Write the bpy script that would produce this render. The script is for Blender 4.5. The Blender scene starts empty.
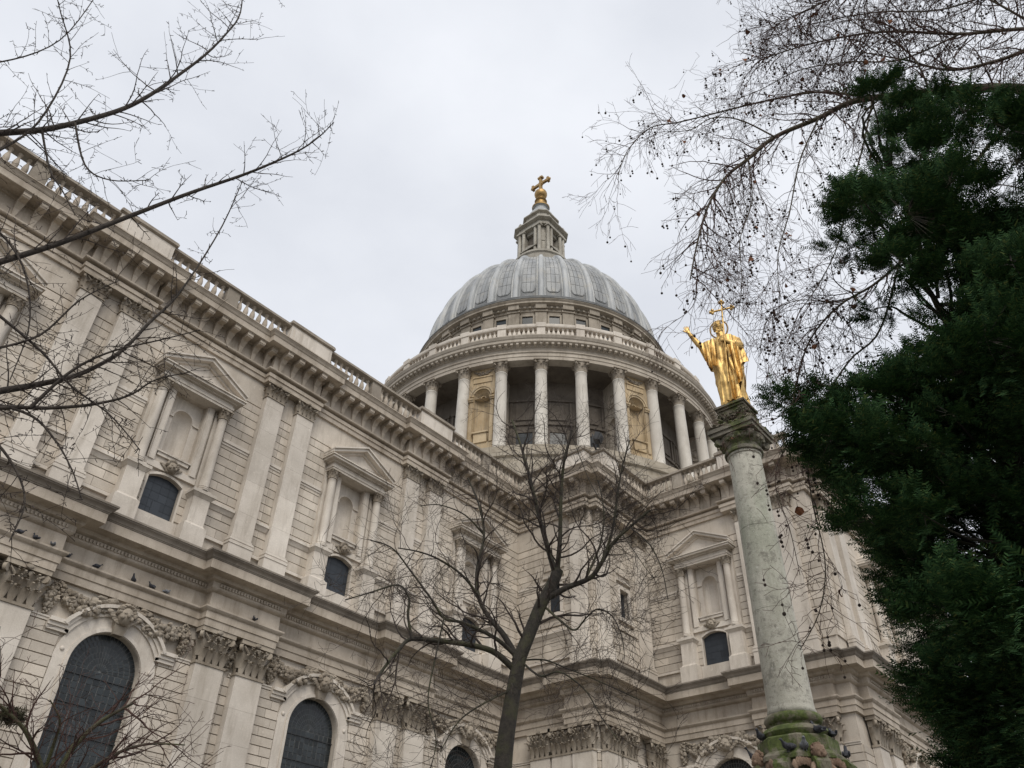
import bpy, math, random
from math import sin, cos, pi, sqrt, radians as RAD
from mathutils import Matrix, Vector

scene = bpy.context.scene
COL = scene.collection

# ------------------------------------------------------------------ camera
CAM_F, CAM_P, CAM_R, CAM_T = 808.38, 0.66039, 0.026225, 0.706148
def _cam_axes():
    fwd = Vector((0, cos(CAM_P), sin(CAM_P))); right = Vector((1, 0, 0)); up = right.cross(fwd)
    r2 = right * cos(CAM_R) + up * sin(CAM_R); u2 = -right * sin(CAM_R) + up * cos(CAM_R)
    M = Matrix(((sin(CAM_T), cos(CAM_T), 0), (-cos(CAM_T), sin(CAM_T), 0), (0, 0, 1)))
    return M @ r2, M @ u2, M @ fwd
CR, CU, CF = _cam_axes()
EYE = Vector((0, 0, 1.6))
camd = bpy.data.cameras.new('camera'); cam = bpy.data.objects.new('camera', camd); COL.objects.link(cam)
camd.sensor_width = 36; camd.lens = CAM_F / 1024 * 36; camd.clip_start = 0.05; camd.clip_end = 4000
cam.matrix_world = Matrix((( CR.x, CU.x, -CF.x, EYE.x), (CR.y, CU.y, -CF.y, EYE.y), (CR.z, CU.z, -CF.z, EYE.z), (0, 0, 0, 1)))
scene.camera = cam
def at(px, py, d):
    """point of the place seen at a pixel, d metres away over the ground"""
    v = CR * ((px - 512) / CAM_F) + CU * ((384 - py) / CAM_F) + CF
    return EYE + v * (d / sqrt(v.x * v.x + v.y * v.y))
def at_y(px, py, Y):
    v = CR * ((px - 512) / CAM_F) + CU * ((384 - py) / CAM_F) + CF
    return EYE + v * (Y / v.y)

# ------------------------------------------------------------------ light
scene.view_settings.view_transform = 'Standard'; scene.view_settings.look = 'None'
scene.view_settings.exposure = 0.48; scene.view_settings.gamma = 1.0
SUN_EL, SUN_AZ = RAD(46), RAD(230)          # azimuth of the bright part of the cloud, from +X
W = bpy.data.worlds.new('World'); scene.world = W; W.use_nodes = True
nt = W.node_tree; nt.nodes.clear()
wo = nt.nodes.new('ShaderNodeOutputWorld'); bg = nt.nodes.new('ShaderNodeBackground')
sky = nt.nodes.new('ShaderNodeTexSky'); sky.sky_type = 'NISHITA'; sky.sun_disc = False
sky.sun_elevation = SUN_EL; sky.sun_rotation = RAD(90) - SUN_AZ
tc = nt.nodes.new('ShaderNodeTexCoord')
mp = nt.nodes.new('ShaderNodeMapping'); mp.inputs['Scale'].default_value = (1.0, 1.0, 1.7)
nz = nt.nodes.new('ShaderNodeTexNoise'); nz.inputs['Scale'].default_value = 2.1; nz.inputs['Detail'].default_value = 7; nz.inputs['Roughness'].default_value = .52
rp = nt.nodes.new('ShaderNodeValToRGB')
rp.color_ramp.elements[0].position = .36; rp.color_ramp.elements[0].color = (5.5, 5.7, 6.15, 1)
rp.color_ramp.elements[1].position = .66; rp.color_ramp.elements[1].color = (6.75, 6.92, 7.3, 1)
mx = nt.nodes.new('ShaderNodeMixRGB'); mx.inputs[0].default_value = .94
nt.links.new(tc.outputs['Generated'], mp.inputs[0]); nt.links.new(mp.outputs[0], nz.inputs['Vector'])
nt.links.new(nz.outputs['Fac'], rp.inputs[0]); nt.links.new(sky.outputs[0], mx.inputs[1]); nt.links.new(rp.outputs[0], mx.inputs[2])
nt.links.new(mx.outputs[0], bg.inputs[0]); bg.inputs[1].default_value = 0.1; nt.links.new(bg.outputs[0], wo.inputs[0])
sl = bpy.data.lights.new('sun', 'SUN'); sl.energy = 1.5; sl.angle = RAD(36); sl.color = (1, .94, .84)
so = bpy.data.objects.new('sun', sl); COL.objects.link(so)
so.rotation_euler = Vector((cos(SUN_EL) * cos(SUN_AZ), cos(SUN_EL) * sin(SUN_AZ), sin(SUN_EL))).to_track_quat('Z', 'Y').to_euler()

# ------------------------------------------------------------------ materials
def mat(name, base, rough=.8, metal=0.0):
    m = bpy.data.materials.new(name); m.use_nodes = True
    b = m.node_tree.nodes['Principled BSDF']
    b.inputs['Base Color'].default_value = (*base, 1); b.inputs['Roughness'].default_value = rough; b.inputs['Metallic'].default_value = metal
    return m, m.node_tree, b
def N(t, kind, **kw):
    n = t.nodes.new(kind)
    for k, v in kw.items(): setattr(n, k, v)
    return n
def noise(t, vec, scale, detail=5, rough=.6):
    n = N(t, 'ShaderNodeTexNoise'); n.inputs['Scale'].default_value = scale; n.inputs['Detail'].default_value = detail; n.inputs['Roughness'].default_value = rough
    t.links.new(vec, n.inputs['Vector']); return n.outputs['Fac']
def ramp(t, fac, stops):
    r = N(t, 'ShaderNodeValToRGB'); e = r.color_ramp.elements
    while len(e) < len(stops): e.new(.5)
    for i, (p, c) in enumerate(stops): e[i].position = p; e[i].color = (*c, 1) if len(c) == 3 else c
    t.links.new(fac, r.inputs[0]); return r.outputs[0]
def mixc(t, fac, a, b, mode='MIX'):
    m = N(t, 'ShaderNodeMixRGB', blend_type=mode)
    for i, v in ((0, fac), (1, a), (2, b)):
        if hasattr(v, 'is_linked'): t.links.new(v, m.inputs[i])
        elif i == 0: m.inputs[0].default_value = v
        else: m.inputs[i].default_value = (*v, 1)
    return m.outputs[0]
def bump(t, b, h, strength=.3, dist=.02):
    n = N(t, 'ShaderNodeBump'); n.inputs['Strength'].default_value = strength; n.inputs['Distance'].default_value = dist
    t.links.new(h, n.inputs['Height']); t.links.new(n.outputs[0], b.inputs['Normal'])
def g(v): return (v, v, v)
def stone(name, c_lo, c_hi, stain=(.5, .46, .4), island=.22, streak=.55, rough=.85):
    m, t, b = mat(name, c_lo, rough)
    pos = N(t, 'ShaderNodeNewGeometry').outputs['Position']
    n1 = noise(t, pos, .55, 6, .62)
    col = ramp(t, n1, [(.32, c_lo), (.68, c_hi)])
    geo = N(t, 'ShaderNodeNewGeometry')
    isl = ramp(t, geo.outputs['Random Per Island'], [(0, g(1 - island)), (1, g(1 + island * .35))])
    col = mixc(t, 1.0, col, isl, 'MULTIPLY')
    mpn = N(t, 'ShaderNodeMapping'); mpn.inputs['Scale'].default_value = (1.0, 1.0, .16); t.links.new(pos, mpn.inputs[0])
    st = ramp(t, noise(t, mpn.outputs[0], 1.9, 6, .68), [(.50, g(0)), (.74, g(streak))])
    col = mixc(t, st, col, tuple(c_lo[i] * stain[i] for i in range(3)))
    col = mixc(t, .8, col, ramp(t, noise(t, pos, .16, 4, .6), [(.34, (.82, .81, .80)), (.62, (1.04, 1.04, 1.03))]), 'MULTIPLY')
    sp = ramp(t, noise(t, pos, 3.4, 6, .72), [(.60, g(0)), (.74, g(.42))])
    col = mixc(t, sp, col, tuple(min(1, v * 1.22) for v in c_hi))
    fine = noise(t, pos, 22, 5, .7)
    col = mixc(t, .4, col, ramp(t, fine, [(.3, g(.55)), (.7, g(1))]), 'MULTIPLY')
    t.links.new(col, b.inputs['Base Color'])
    bump(t, b, fine, .35, .02)
    return m
M_WALL = stone('coursed stone', (.52, .46, .39), (.69, .622, .54), island=.2)
M_TRIM = stone('dressed stone', (.57, .515, .45), (.74, .68, .61), island=.11)
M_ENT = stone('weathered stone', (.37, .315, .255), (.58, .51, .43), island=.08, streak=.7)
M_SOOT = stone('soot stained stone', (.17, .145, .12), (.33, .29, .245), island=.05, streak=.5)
M_COPE = stone('weathered coping stone', (.24, .205, .165), (.42, .37, .31), island=.08, streak=.6)
M_CARVE = stone('carved stone', (.27, .225, .175), (.46, .405, .335), island=.3, streak=.6)
M_DRUM = stone('drum stone', (.41, .36, .30), (.57, .51, .435), island=.15)
M_STYLO = stone('ochre tinged stone', (.33, .285, .22), (.47, .42, .345), island=.05)
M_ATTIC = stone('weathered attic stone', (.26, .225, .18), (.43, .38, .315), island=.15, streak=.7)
M_LANT = stone('weathered lantern stone', (.34, .315, .27), (.50, .475, .42), island=.12, streak=.7)
M_DCOL = stone('pale column stone', (.58, .54, .48), (.72, .68, .62), island=.08, streak=.35)
M_OCHRE = stone('ochre stone', (.40, .295, .17), (.58, .465, .31), stain=(.55, .66, .95), island=.18, streak=.8)
M_DARK = stone('shade toned stone', (.13, .11, .09), (.22, .19, .16), island=.1)  # shade behind the drum columns and in the lantern openings, put into the colour
def glass(name, c, rough=.28, isl=.5):
    m, t, b = mat(name, c, rough)
    geo = N(t, 'ShaderNodeNewGeometry')
    r = ramp(t, geo.outputs['Random Per Island'], [(0, g(1 - isl)), (1, g(1 + isl))])
    col = mixc(t, 1, c, r, 'MULTIPLY'); t.links.new(col, b.inputs['Base Color']); b.inputs['Specular IOR Level'].default_value = .35
    return m
M_GLASS = glass('leaded glass', (.022, .027, .030), .22, .45)
M_LEADBAR, _, _ = mat('lead cames', (.15, .155, .155), .7)
M_PANE = glass('slate blue pane', (.032, .038, .047), .4, .15)
def lead_mat(nm, k):
    m, t, b = mat(nm, (.4, .43, .45), .6)
    pos = N(t, 'ShaderNodeNewGeometry').outputs['Position']; geo = N(t, 'ShaderNodeNewGeometry')
    mpn = N(t, 'ShaderNodeMapping'); mpn.inputs['Scale'].default_value = (1, 1, .2); t.links.new(pos, mpn.inputs[0])
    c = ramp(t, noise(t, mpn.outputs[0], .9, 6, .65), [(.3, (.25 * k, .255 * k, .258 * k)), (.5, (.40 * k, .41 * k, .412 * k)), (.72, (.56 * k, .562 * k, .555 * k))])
    c = mixc(t, 1, c, ramp(t, geo.outputs['Random Per Island'], [(0, (.86, .88, .91)), (1, (1.03, 1.02, 1.0))]), 'MULTIPLY')
    c = mixc(t, ramp(t, noise(t, pos, .7, 4, .6), [(.55, g(0)), (.75, g(.35))]), c, (.42, .37, .28))
    t.links.new(c, b.inputs['Base Color']); b.inputs['Metallic'].default_value = .05
    bump(t, b, noise(t, pos, 6, 4, .6), .2, .03); return m
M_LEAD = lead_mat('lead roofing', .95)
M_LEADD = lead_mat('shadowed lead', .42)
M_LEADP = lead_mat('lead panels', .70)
def gold_mat(name, c1, c2, rough):
    m, t, b = mat(name, c1, rough, .92)
    pos = N(t, 'ShaderNodeNewGeometry').outputs['Position']
    c = ramp(t, noise(t, pos, 5, 5, .6), [(.3, c2), (.6, c1)]); t.links.new(c, b.inputs['Base Color'])
    bump(t, b, noise(t, pos, 30, 4, .6), .3, .004); return m
M_GOLD = gold_mat('gilding', (.72, .50, .20), (.26, .155, .05), .54)
M_GOLD_OLD = gold_mat('weathered gilding', (.42, .28, .12), (.25, .16, .07), .5)
def shaft_mat():
    m, t, b = mat('lichened shaft stone', (.4, .4, .35), .85)
    pos = N(t, 'ShaderNodeNewGeometry').outputs['Position']
    c = ramp(t, noise(t, pos, 1.1, 7, .65), [(.3, (.28, .27, .225)), (.5, (.43, .415, .355)), (.7, (.56, .54, .47))])
    sx_ = N(t, 'ShaderNodeSeparateXYZ'); t.links.new(pos, sx_.inputs[0]); mr = N(t, 'ShaderNodeMapRange'); mr.inputs['From Min'].default_value = 6.8; mr.inputs['From Max'].default_value = 10.5; t.links.new(sx_.outputs['Z'], mr.inputs['Value'])
    hgt = mixc(t, mr.outputs[0], (.33, .315, .26), (.24, .27, .20))
    mpn = N(t, 'ShaderNodeMapping'); mpn.inputs['Scale'].default_value = (1, 1, .16); mpn.inputs['Location'].default_value = (7, 3, 1); t.links.new(pos, mpn.inputs[0])
    c = mixc(t, ramp(t, noise(t, mpn.outputs[0], 1.7, 6, .7), [(.46, g(0)), (.62, g(.6))]), c, hgt)
    c = mixc(t, ramp(t, noise(t, pos, 3.2, 9, .82), [(.52, g(0)), (.60, g(.62))]), c, (.13, .12, .10)); c = mixc(t, ramp(t, noise(t, pos, 14, 7, .8), [(.55, g(0)), (.66, g(.6))]), c, (.10, .092, .075))
    c = mixc(t, ramp(t, noise(t, pos, 9, 6, .75), [(.60, g(0)), (.68, g(.5))]), c, (.62, .60, .55))
    t.links.new(c, b.inputs['Base Color']); bump(t, b, noise(t, pos, 16, 7, .7), .5, .03); return m
M_SHAFT = shaft_mat()
def moss_mat(name, s_lo, s_hi, m_lo, m_hi, cut=.48, up=True):
    m, t, b = mat(name, s_lo, .95)
    geo = N(t, 'ShaderNodeNewGeometry'); pos = geo.outputs['Position']
    base = ramp(t, noise(t, pos, 3, 6, .7), [(.35, s_lo), (.65, s_hi)])
    ms = ramp(t, noise(t, pos, 9, 6, .7), [(.35, m_lo), (.65, m_hi)])
    f = ramp(t, noise(t, pos, 2.6, 6, .7), [(cut, g(0)), (cut + .10, g(.95))])
    t.links.new(mixc(t, f, base, ms), b.inputs['Base Color']); bump(t, b, noise(t, pos, 35, 6, .75), .8, .03); return m
M_MOSS = moss_mat('mossy stone', (.13, .115, .08), (.26, .235, .18), (.042, .06, .014), (.115, .15, .035), .43)
M_CAPST = moss_mat('lichened capital stone', (.08, .073, .058), (.24, .22, .175), (.045, .06, .02), (.13, .145, .055), .48)
M_CAPMOSS = moss_mat('blackened mossy stone', (.06, .052, .04), (.20, .175, .13), (.035, .05, .012), (.10, .115, .03), .50)
M_PUTTO = moss_mat('stained carved stone', (.17, .105, .07), (.34, .25, .18), (.06, .075, .025), (.13, .15, .05), .62)
def bark(name, lo, hi, moss=None, scale=14):
    m, t, b = mat(name, lo, .9)
    pos = N(t, 'ShaderNodeNewGeometry').outputs['Position']
    c = ramp(t, noise(t, pos, scale, 6, .7), [(.35, lo), (.65, hi)])
    if moss: c = mixc(t, ramp(t, noise(t, pos, 2.2, 5, .65), [(.45, g(0)), (.6, g(.75))]), c, moss)
    t.links.new(c, b.inputs['Base Color']); bump(t, b, noise(t, pos, 28, 6, .7), .6, .03); return m
M_BARK = bark('dark wet bark', (.014, .012, .010), (.045, .038, .030), (.055, .055, .025))
M_TWIG = bark('dark twig', (.026, .019, .016), (.06, .045, .037))
M_GBARK = bark('spurred bark', (.022, .017, .014), (.055, .044, .035))
M_PBARK = bark('mottled plane bark', (.035, .026, .018), (.10, .082, .055), (.07, .06, .035), 5)
M_PTWIG = bark('russet twig', (.042, .020, .015), (.085, .042, .033))
M_SBARK = bark('mossy shrub bark', (.035, .028, .02), (.09, .075, .05), (.085, .09, .035))
M_BALL = bark('seed ball', (.016, .010, .008), (.05, .032, .024), None, 60)
M_LEAF = bark('dead leaf', (.10, .035, .015), (.24, .095, .04), None, 20)
def needle_mat():
    m, t, b = mat('yew needles', (.02, .04, .015), .8)
    geo = N(t, 'ShaderNodeNewGeometry')
    c = ramp(t, geo.outputs['Random Per Island'], [(0, (.013, .034, .014)), (.5, (.033, .075, .030)), (.88, (.055, .110, .038)), (1, (.10, .12, .038))])
    t.links.new(c, b.inputs['Base Color']); b.inputs['Specular IOR Level'].default_value = .08; return m
M_NEEDLE = needle_mat()
M_BIRD = bark('slate feathers', (.018, .019, .024), (.075, .078, .09), None, 18)
M_BIRDPALE = bark('grey feathers', (.10, .105, .12), (.25, .26, .28), None, 14)
M_BLACK, _, _ = mat('black housing', (.02, .021, .023), .5)
M_LENS, _, _ = mat('lamp glass', (.10, .13, .17), .15)
def ground_mat():
    m, t, b = mat('churchyard grass', (.05, .07, .02), .95)
    pos = N(t, 'ShaderNodeNewGeometry').outputs['Position']
    t.links.new(ramp(t, noise(t, pos, 3, 7, .7), [(.3, (.03, .045, .012)), (.7, (.085, .10, .035))]), b.inputs['Base Color']); return m
M_GRASS = stone('pale gravel', (.11, .10, .08), (.19, .175, .145), island=0)
M_PAVE = stone('york stone paving', (.20, .185, .16), (.30, .28, .245), island=.3)

# ------------------------------------------------------------------ mesh builder
class MB:
    def __init__(s): s.v = []; s.f = []
    def add(s, vs, fs):
        o = len(s.v); s.v.extend(vs); s.f.extend([tuple(i + o for i in f) for f in fs])
    def box(s, x0, x1, y0, y1, z0, z1, M=None):
        vs = [Vector((x, y, z)) for z in (z0, z1) for (x, y) in ((x0, y0), (x1, y0), (x1, y1), (x0, y1))]
        if M: vs = [M @ v for v in vs]
        s.add(vs, [(3, 2, 1, 0), (4, 5, 6, 7), (0, 1, 5, 4), (1, 2, 6, 5), (2, 3, 7, 6), (3, 0, 4, 7)])
    def blk(s, u0, u1, d0, d1, z0, z1): s.box(u0, u1, -d1, -d0, z0, z1)   # wall frame: d = outwards
    def frustum(s, u0, u1, d, z0, z1, U0, U1, D, dback=0):
        """block whose section grows from (u0,u1,d) at z0 to (U0,U1,D) at z1, back at dback"""
        vs = [Vector(p) for p in ((u0, -d, z0), (u1, -d, z0), (u1, -dback, z0), (u0, -dback, z0), (U0, -D, z1), (U1, -D, z1), (U1, -dback, z1), (U0, -dback, z1))]
        s.add(vs, [(3, 2, 1, 0), (4, 5, 6, 7), (0, 1, 5, 4), (1, 2, 6, 5), (2, 3, 7, 6), (3, 0, 4, 7)])
    def prism(s, pts, d0, d1):
        """polygon in (u,z) pushed from depth d0 to d1"""
        n = len(pts)
        vs = [Vector((p[0], -d1, p[1])) for p in pts] + [Vector((p[0], -d0, p[1])) for p in pts]
        s.add(vs, [tuple(range(n)), tuple(range(2 * n - 1, n - 1, -1))] + [(i + n, (i + 1) % n + n, (i + 1) % n, i) for i in range(n)])
    def lathe(s, prof, n=24, a0=0, a1=2 * pi, c=(0, 0)):
        full = abs(a1 - a0 - 2 * pi) < 1e-6; m = n if full else n + 1
        vs = []
        for (r, z) in prof:
            for i in range(m):
                a = a0 + (a1 - a0) * i / n; vs.append(Vector((c[0] + r * cos(a), c[1] + r * sin(a), z)))
        fs = []
        for j in range(len(prof) - 1):
            for i in range(n):
                k = (i + 1) % m; fs.append((j * m + i, j * m + k, (j + 1) * m + k, (j + 1) * m + i))
        s.add(vs, fs)
    def tube(s, pts, rad, sides=4):
        n = len(pts); vs = []
        ref = Vector((.31, .17, .93))
        for i in range(n):
            d = (pts[min(i + 1, n - 1)] - pts[max(i - 1, 0)])
            if d.length < 1e-9: d = Vector((0, 0, 1))
            d.normalize(); a = d.cross(ref)
            if a.length < .05: a = d.cross(Vector((1, 0, 0)))
            a.normalize(); b = d.cross(a)
            for k in range(sides):
                t = 2 * pi * k / sides; vs.append(pts[i] + (a * cos(t) + b * sin(t)) * rad[i])
        fs = [(i * sides + k, i * sides + (k + 1) % sides, (i + 1) * sides + (k + 1) % sides, (i + 1) * sides + k) for i in range(n - 1) for k in range(sides)]
        fs.append(tuple(range((n - 1) * sides, n * sides)))
        s.add(vs, fs)
    def blob(s, c, r, rng=None, sx=1, sy=1, sz=1, nu=7, nv=5, jit=.0):
        vs = [Vector((c[0], c[1], c[2] - r * sz))]
        for j in range(1, nv):
            ph = -pi / 2 + pi * j / nv
            for i in range(nu):
                th = 2 * pi * (i + .5 * (j % 2)) / nu; q = r * (1 + (rng.uniform(-jit, jit) if rng else 0))
                vs.append(Vector((c[0] + q * sx * cos(ph) * cos(th), c[1] + q * sy * cos(ph) * sin(th), c[2] + q * sz * sin(ph))))
        vs.append(Vector((c[0], c[1], c[2] + r * sz)))
        fs = [(0, 1 + (i + 1) % nu, 1 + i) for i in range(nu)]
        for j in range(nv - 2):
            for i in range(nu):
                a = 1 + j * nu; fs.append((a + i, a + (i + 1) % nu, a + nu + (i + 1) % nu, a + nu + i))
        a = 1 + (nv - 2) * nu; fs += [(a + i, a + (i + 1) % nu, len(vs) - 1) for i in range(nu)]
        s.add(vs, fs)
    def sweep(s, poly, prof, closed=False):
        """profile [(d,z)] carried along a plan polyline; d is to the right-hand (outer) side; mitred"""
        n = len(poly); rows = []
        for i in range(n):
            ns = []
            for (a, b) in (((i - 1), i), (i, i + 1)):
                if not closed and (a < 0 or b >= n): continue
                p, q = poly[a % n], poly[b % n]; dx, dy = q[0] - p[0], q[1] - p[1]; L = sqrt(dx * dx + dy * dy); ns.append((dy / L, -dx / L))
            if len(ns) == 2:
                k = 1 + ns[0][0] * ns[1][0] + ns[0][1] * ns[1][1]; m = ((ns[0][0] + ns[1][0]) / k, (ns[0][1] + ns[1][1]) / k)
            else: m = ns[0]
            rows.append([Vector((poly[i][0] + m[0] * d, poly[i][1] + m[1] * d, z)) for d, z in prof])
        k = len(prof); vs = [v for r in rows for v in r]
        fs = [(i * k + j, ((i + 1) % n) * k + j, ((i + 1) % n) * k + j + 1, i * k + j + 1) for i in range(n if closed else n - 1) for j in range(k - 1)]
        s.add(vs, fs)
    def join(s, other, M):
        s.add([M @ v for v in other.v], other.f)
    def mesh(s, name, material, smooth=35):
        me = bpy.data.meshes.new(name); me.from_pydata([tuple(v) for v in s.v], [], s.f); me.materials.append(material)
        if smooth:
            me.polygons.foreach_set('use_smooth', [True] * len(me.polygons)); me.set_sharp_from_angle(angle=RAD(smooth))
        me.update(); return me

WM = {}
def link(name, data, parent=None, M=None):
    o = bpy.data.objects.new(name, data); COL.objects.link(o)
    M = M or Matrix()
    WM[o] = M
    if parent: o.parent = parent; o.matrix_local = WM[parent].inverted() @ M
    else: o.matrix_local = M
    return o
def part(name, mb, material, parent, M=None, smooth=35): return link(name, mb.mesh(name, material, smooth), parent, M)
def tag(o, label, cat=None, group=None, kind=None):
    if label: o['label'] = label
    if cat: o['category'] = cat
    if group: o['group'] = group
    if kind: o['kind'] = kind
    return o
def thing(name, loc, label, cat, group=None, rz=0):
    o = link(name, None, None, Matrix.Translation(Vector(loc)) @ Matrix.Rotation(rz, 4, 'Z')); o.empty_display_size = .5
    return tag(o, label, cat, group)
def frame(X, Y, rz): return Matrix.Translation((X, Y, 0)) @ Matrix.Rotation(rz, 4, 'Z')
def T(x, y, z): return Matrix.Translation((x, y, z))

# ------------------------------------------------------------------ ground
mb = MB(); mb.add([Vector(p) for p in ((-1500, -1500, 0), (1500, -1500, 0), (1500, 1500, 0), (-1500, 1500, 0))], [(0, 1, 2, 3)])
tag(part('ground', mb, M_GRASS, None, smooth=0), None, kind='structure')
mb = MB(); rng = random.Random(3)
y = -4.0
while y < 8:
    x = -30 + rng.uniform(0, .8)
    while x < 36:
        w = rng.uniform(.7, 1.3); mb.box(x, x + w - .01, y, y + .89, -.02, .02); x += w
    y += .9
tag(part('paved_path', mb, M_PAVE, None, smooth=0), None, kind='structure')

# ------------------------------------------------------------------ cathedral
cath = thing('cathedral', (38.6, 32, 0), 'grey white stone cathedral with a ribbed lead dome, colonnaded drum and pilastered walls', 'cathedral')
P = 10.15; BAY = 13.9
bays = [BAY + P * k for k in (-2, -1, 0, 1, 2)]
pairs = [BAY + P / 2 + P * k for k in (-3, -2, -1, 0, 1)]
WY = 32.0
F_CHOIR = frame(0, WY, 0)
XA, YB, XT, YE = 38.6, 26.1, 44.7, 14.2
F_A = frame(XA, WY, -pi / 2)          # u = 32 - Y
F_B = frame(0, YB, 0)
F_T = frame(XT, WY, -pi / 2)
F_E = frame(0, YE, 0)
PR, HW = .5, 1.68
def plan(HWp, PRp):
    o = [(-14, WY)]
    for c in pairs:
        if c - HWp > -13: o += [(c - HWp, WY), (c - HWp, WY - PRp), (c + HWp, WY - PRp), (c + HWp, WY)]
    return o + tail
tail = [(XA, WY), (XA, 27.75), (XA - PR, 27.75), (XA - PR, YB), (XA, YB), (XA, YB - PR), (XT, YB - PR),
            (XT, 19.35), (XT - .42, 19.35), (XT - .42, 15.0), (XT, 15.0), (XT, YE), (XT + 1.1, YE), (XT + 1.1, YE - PR),
            (XT + 4.7, YE - PR), (XT + 4.7, YE), (XT + 30, YE)]
outline = plan(HW, PR); outline_u = plan(1.56, .36)

def arch_wall(mb, u0, u1, z0, z1, c, hw, zsill, zs, rise, d, rev, n=16, semi=True):
    """wall face at depth d with an arched opening; reveal goes back by rev"""
    if zsill > z0 + 1e-4: mb.add([Vector((u, -d, z)) for u, z in ((u0, z0), (u1, z0), (u1, zsill), (u0, zsill))], [(0, 1, 2, 3)])
    for a, b in ((u0, c - hw), (c + hw, u1)):
        if b - a > 1e-4: mb.add([Vector((u, -d, z)) for u, z in ((a, zsill), (b, zsill), (b, zs), (a, zs))], [(0, 1, 2, 3)])
    if semi: cur = [(c - hw * cos(pi * i / n), zs + rise * sin(pi * i / n)) for i in range(n + 1)]
    else: cur = [(c - hw + 2 * hw * i / n, zs + rise * (1 - (2 * i / n - 1) ** 2)) for i in range(n + 1)]
    for i in range(n):
        (ua, za), (ub, zb) = cur[i], cur[i + 1]
        mb.add([Vector((u, -d, z)) for u, z in ((ua, za), (ub, zb), (ub, z1), (ua, z1))], [(0, 1, 2, 3)])
    for a, b in ((u0, c - hw), (c + hw, u1)):
        if b - a > 1e-4: mb.add([Vector((u, -d, z)) for u, z in ((a, zs), (b, zs), (b, z1), (a, z1))], [(0, 1, 2, 3)])
    loop = [(c - hw, zsill)] + cur + [(c + hw, zsill)]
    for i in range(len(loop)):
        (ua, za), (ub, zb) = loop[i], loop[(i + 1) % len(loop)]
        mb.add([Vector((ua, -d, za)), Vector((ua, -d + rev, za)), Vector((ub, -d + rev, zb)), Vector((ub, -d, zb))], [(0, 1, 2, 3)])
    return loop
def rect(mb, u0, u1, z0, z1, d): mb.add([Vector((u, -d, z)) for u, z in ((u0, z0), (u1, z0), (u1, z1), (u0, z1))], [(0, 1, 2, 3)])
def courses(mb, u0, u1, z0, z1, h, seed=0, bw=1.0, d=.085, gap=.042):
    rng = random.Random(seed * 77 + int(u0 * 100))
    n = max(1, round((z1 - z0) / h)); hh = (z1 - z0) / n
    for i in range(n):
        a = z0 + i * hh + gap / 2; b = z0 + (i + 1) * hh - gap / 2
        cuts = [u0]; x = u0 + bw * (.45 if i % 2 else .95) + rng.uniform(-.12, .12)
        while x < u1 - .25: cuts.append(x); x += bw * rng.uniform(.85, 1.15)
        cuts.append(u1)
        for j in range(len(cuts) - 1):
            mb.blk(cuts[j] + .008, cuts[j + 1] - .008, .001, d - rng.uniform(0, .006), a, b)

# ---- carving kit
def leaf(mb, base, out, w, h, curl):
    """acanthus leaf: base point, outward unit vector, width, height, curl"""
    side = Vector((0, 0, 1)).cross(out)
    rows = []
    for j in range(6):
        t = j / 5
        ww = w * (.62 + .5 * sin(pi * min(1, t * 1.05)) - .25 * t) * .5
        o = curl * (t ** 2.6) * 1.0; z = h * (t if t < .8 else .8 + (t - .8) * -.15 + .02)
        if j == 5: z = h * .80
        c = base + out * (o + .02) + Vector((0, 0, z))
        rows.append([c - side * ww - out * .035 * w, c - side * ww * .45 + out * .05 * w, c, c + side * ww * .45 + out * .05 * w, c + side * ww - out * .035 * w])
    vs = [v for r in rows for v in r]
    mb.add(vs, [(j * 5 + i, j * 5 + i + 1, (j + 1) * 5 + i + 1, (j + 1) * 5 + i) for j in range(5) for i in range(4)])
def volute(mb, c, r, ax, w):
    """scroll: short drum with axis ax"""
    ref = Vector((0, 0, 1)); b = ax.cross(ref).normalized()
    pts = [c + (b * cos(2 * pi * i / 9) + ref * sin(2 * pi * i / 9)) * r for i in range(9)]
    vs = [p - ax * w / 2 for p in pts] + [p + ax * w / 2 for p in pts]
    mb.add(vs, [tuple(range(9)), tuple(range(17, 8, -1))] + [(i, (i + 1) % 9, 9 + (i + 1) % 9, 9 + i) for i in range(9)])
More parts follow.
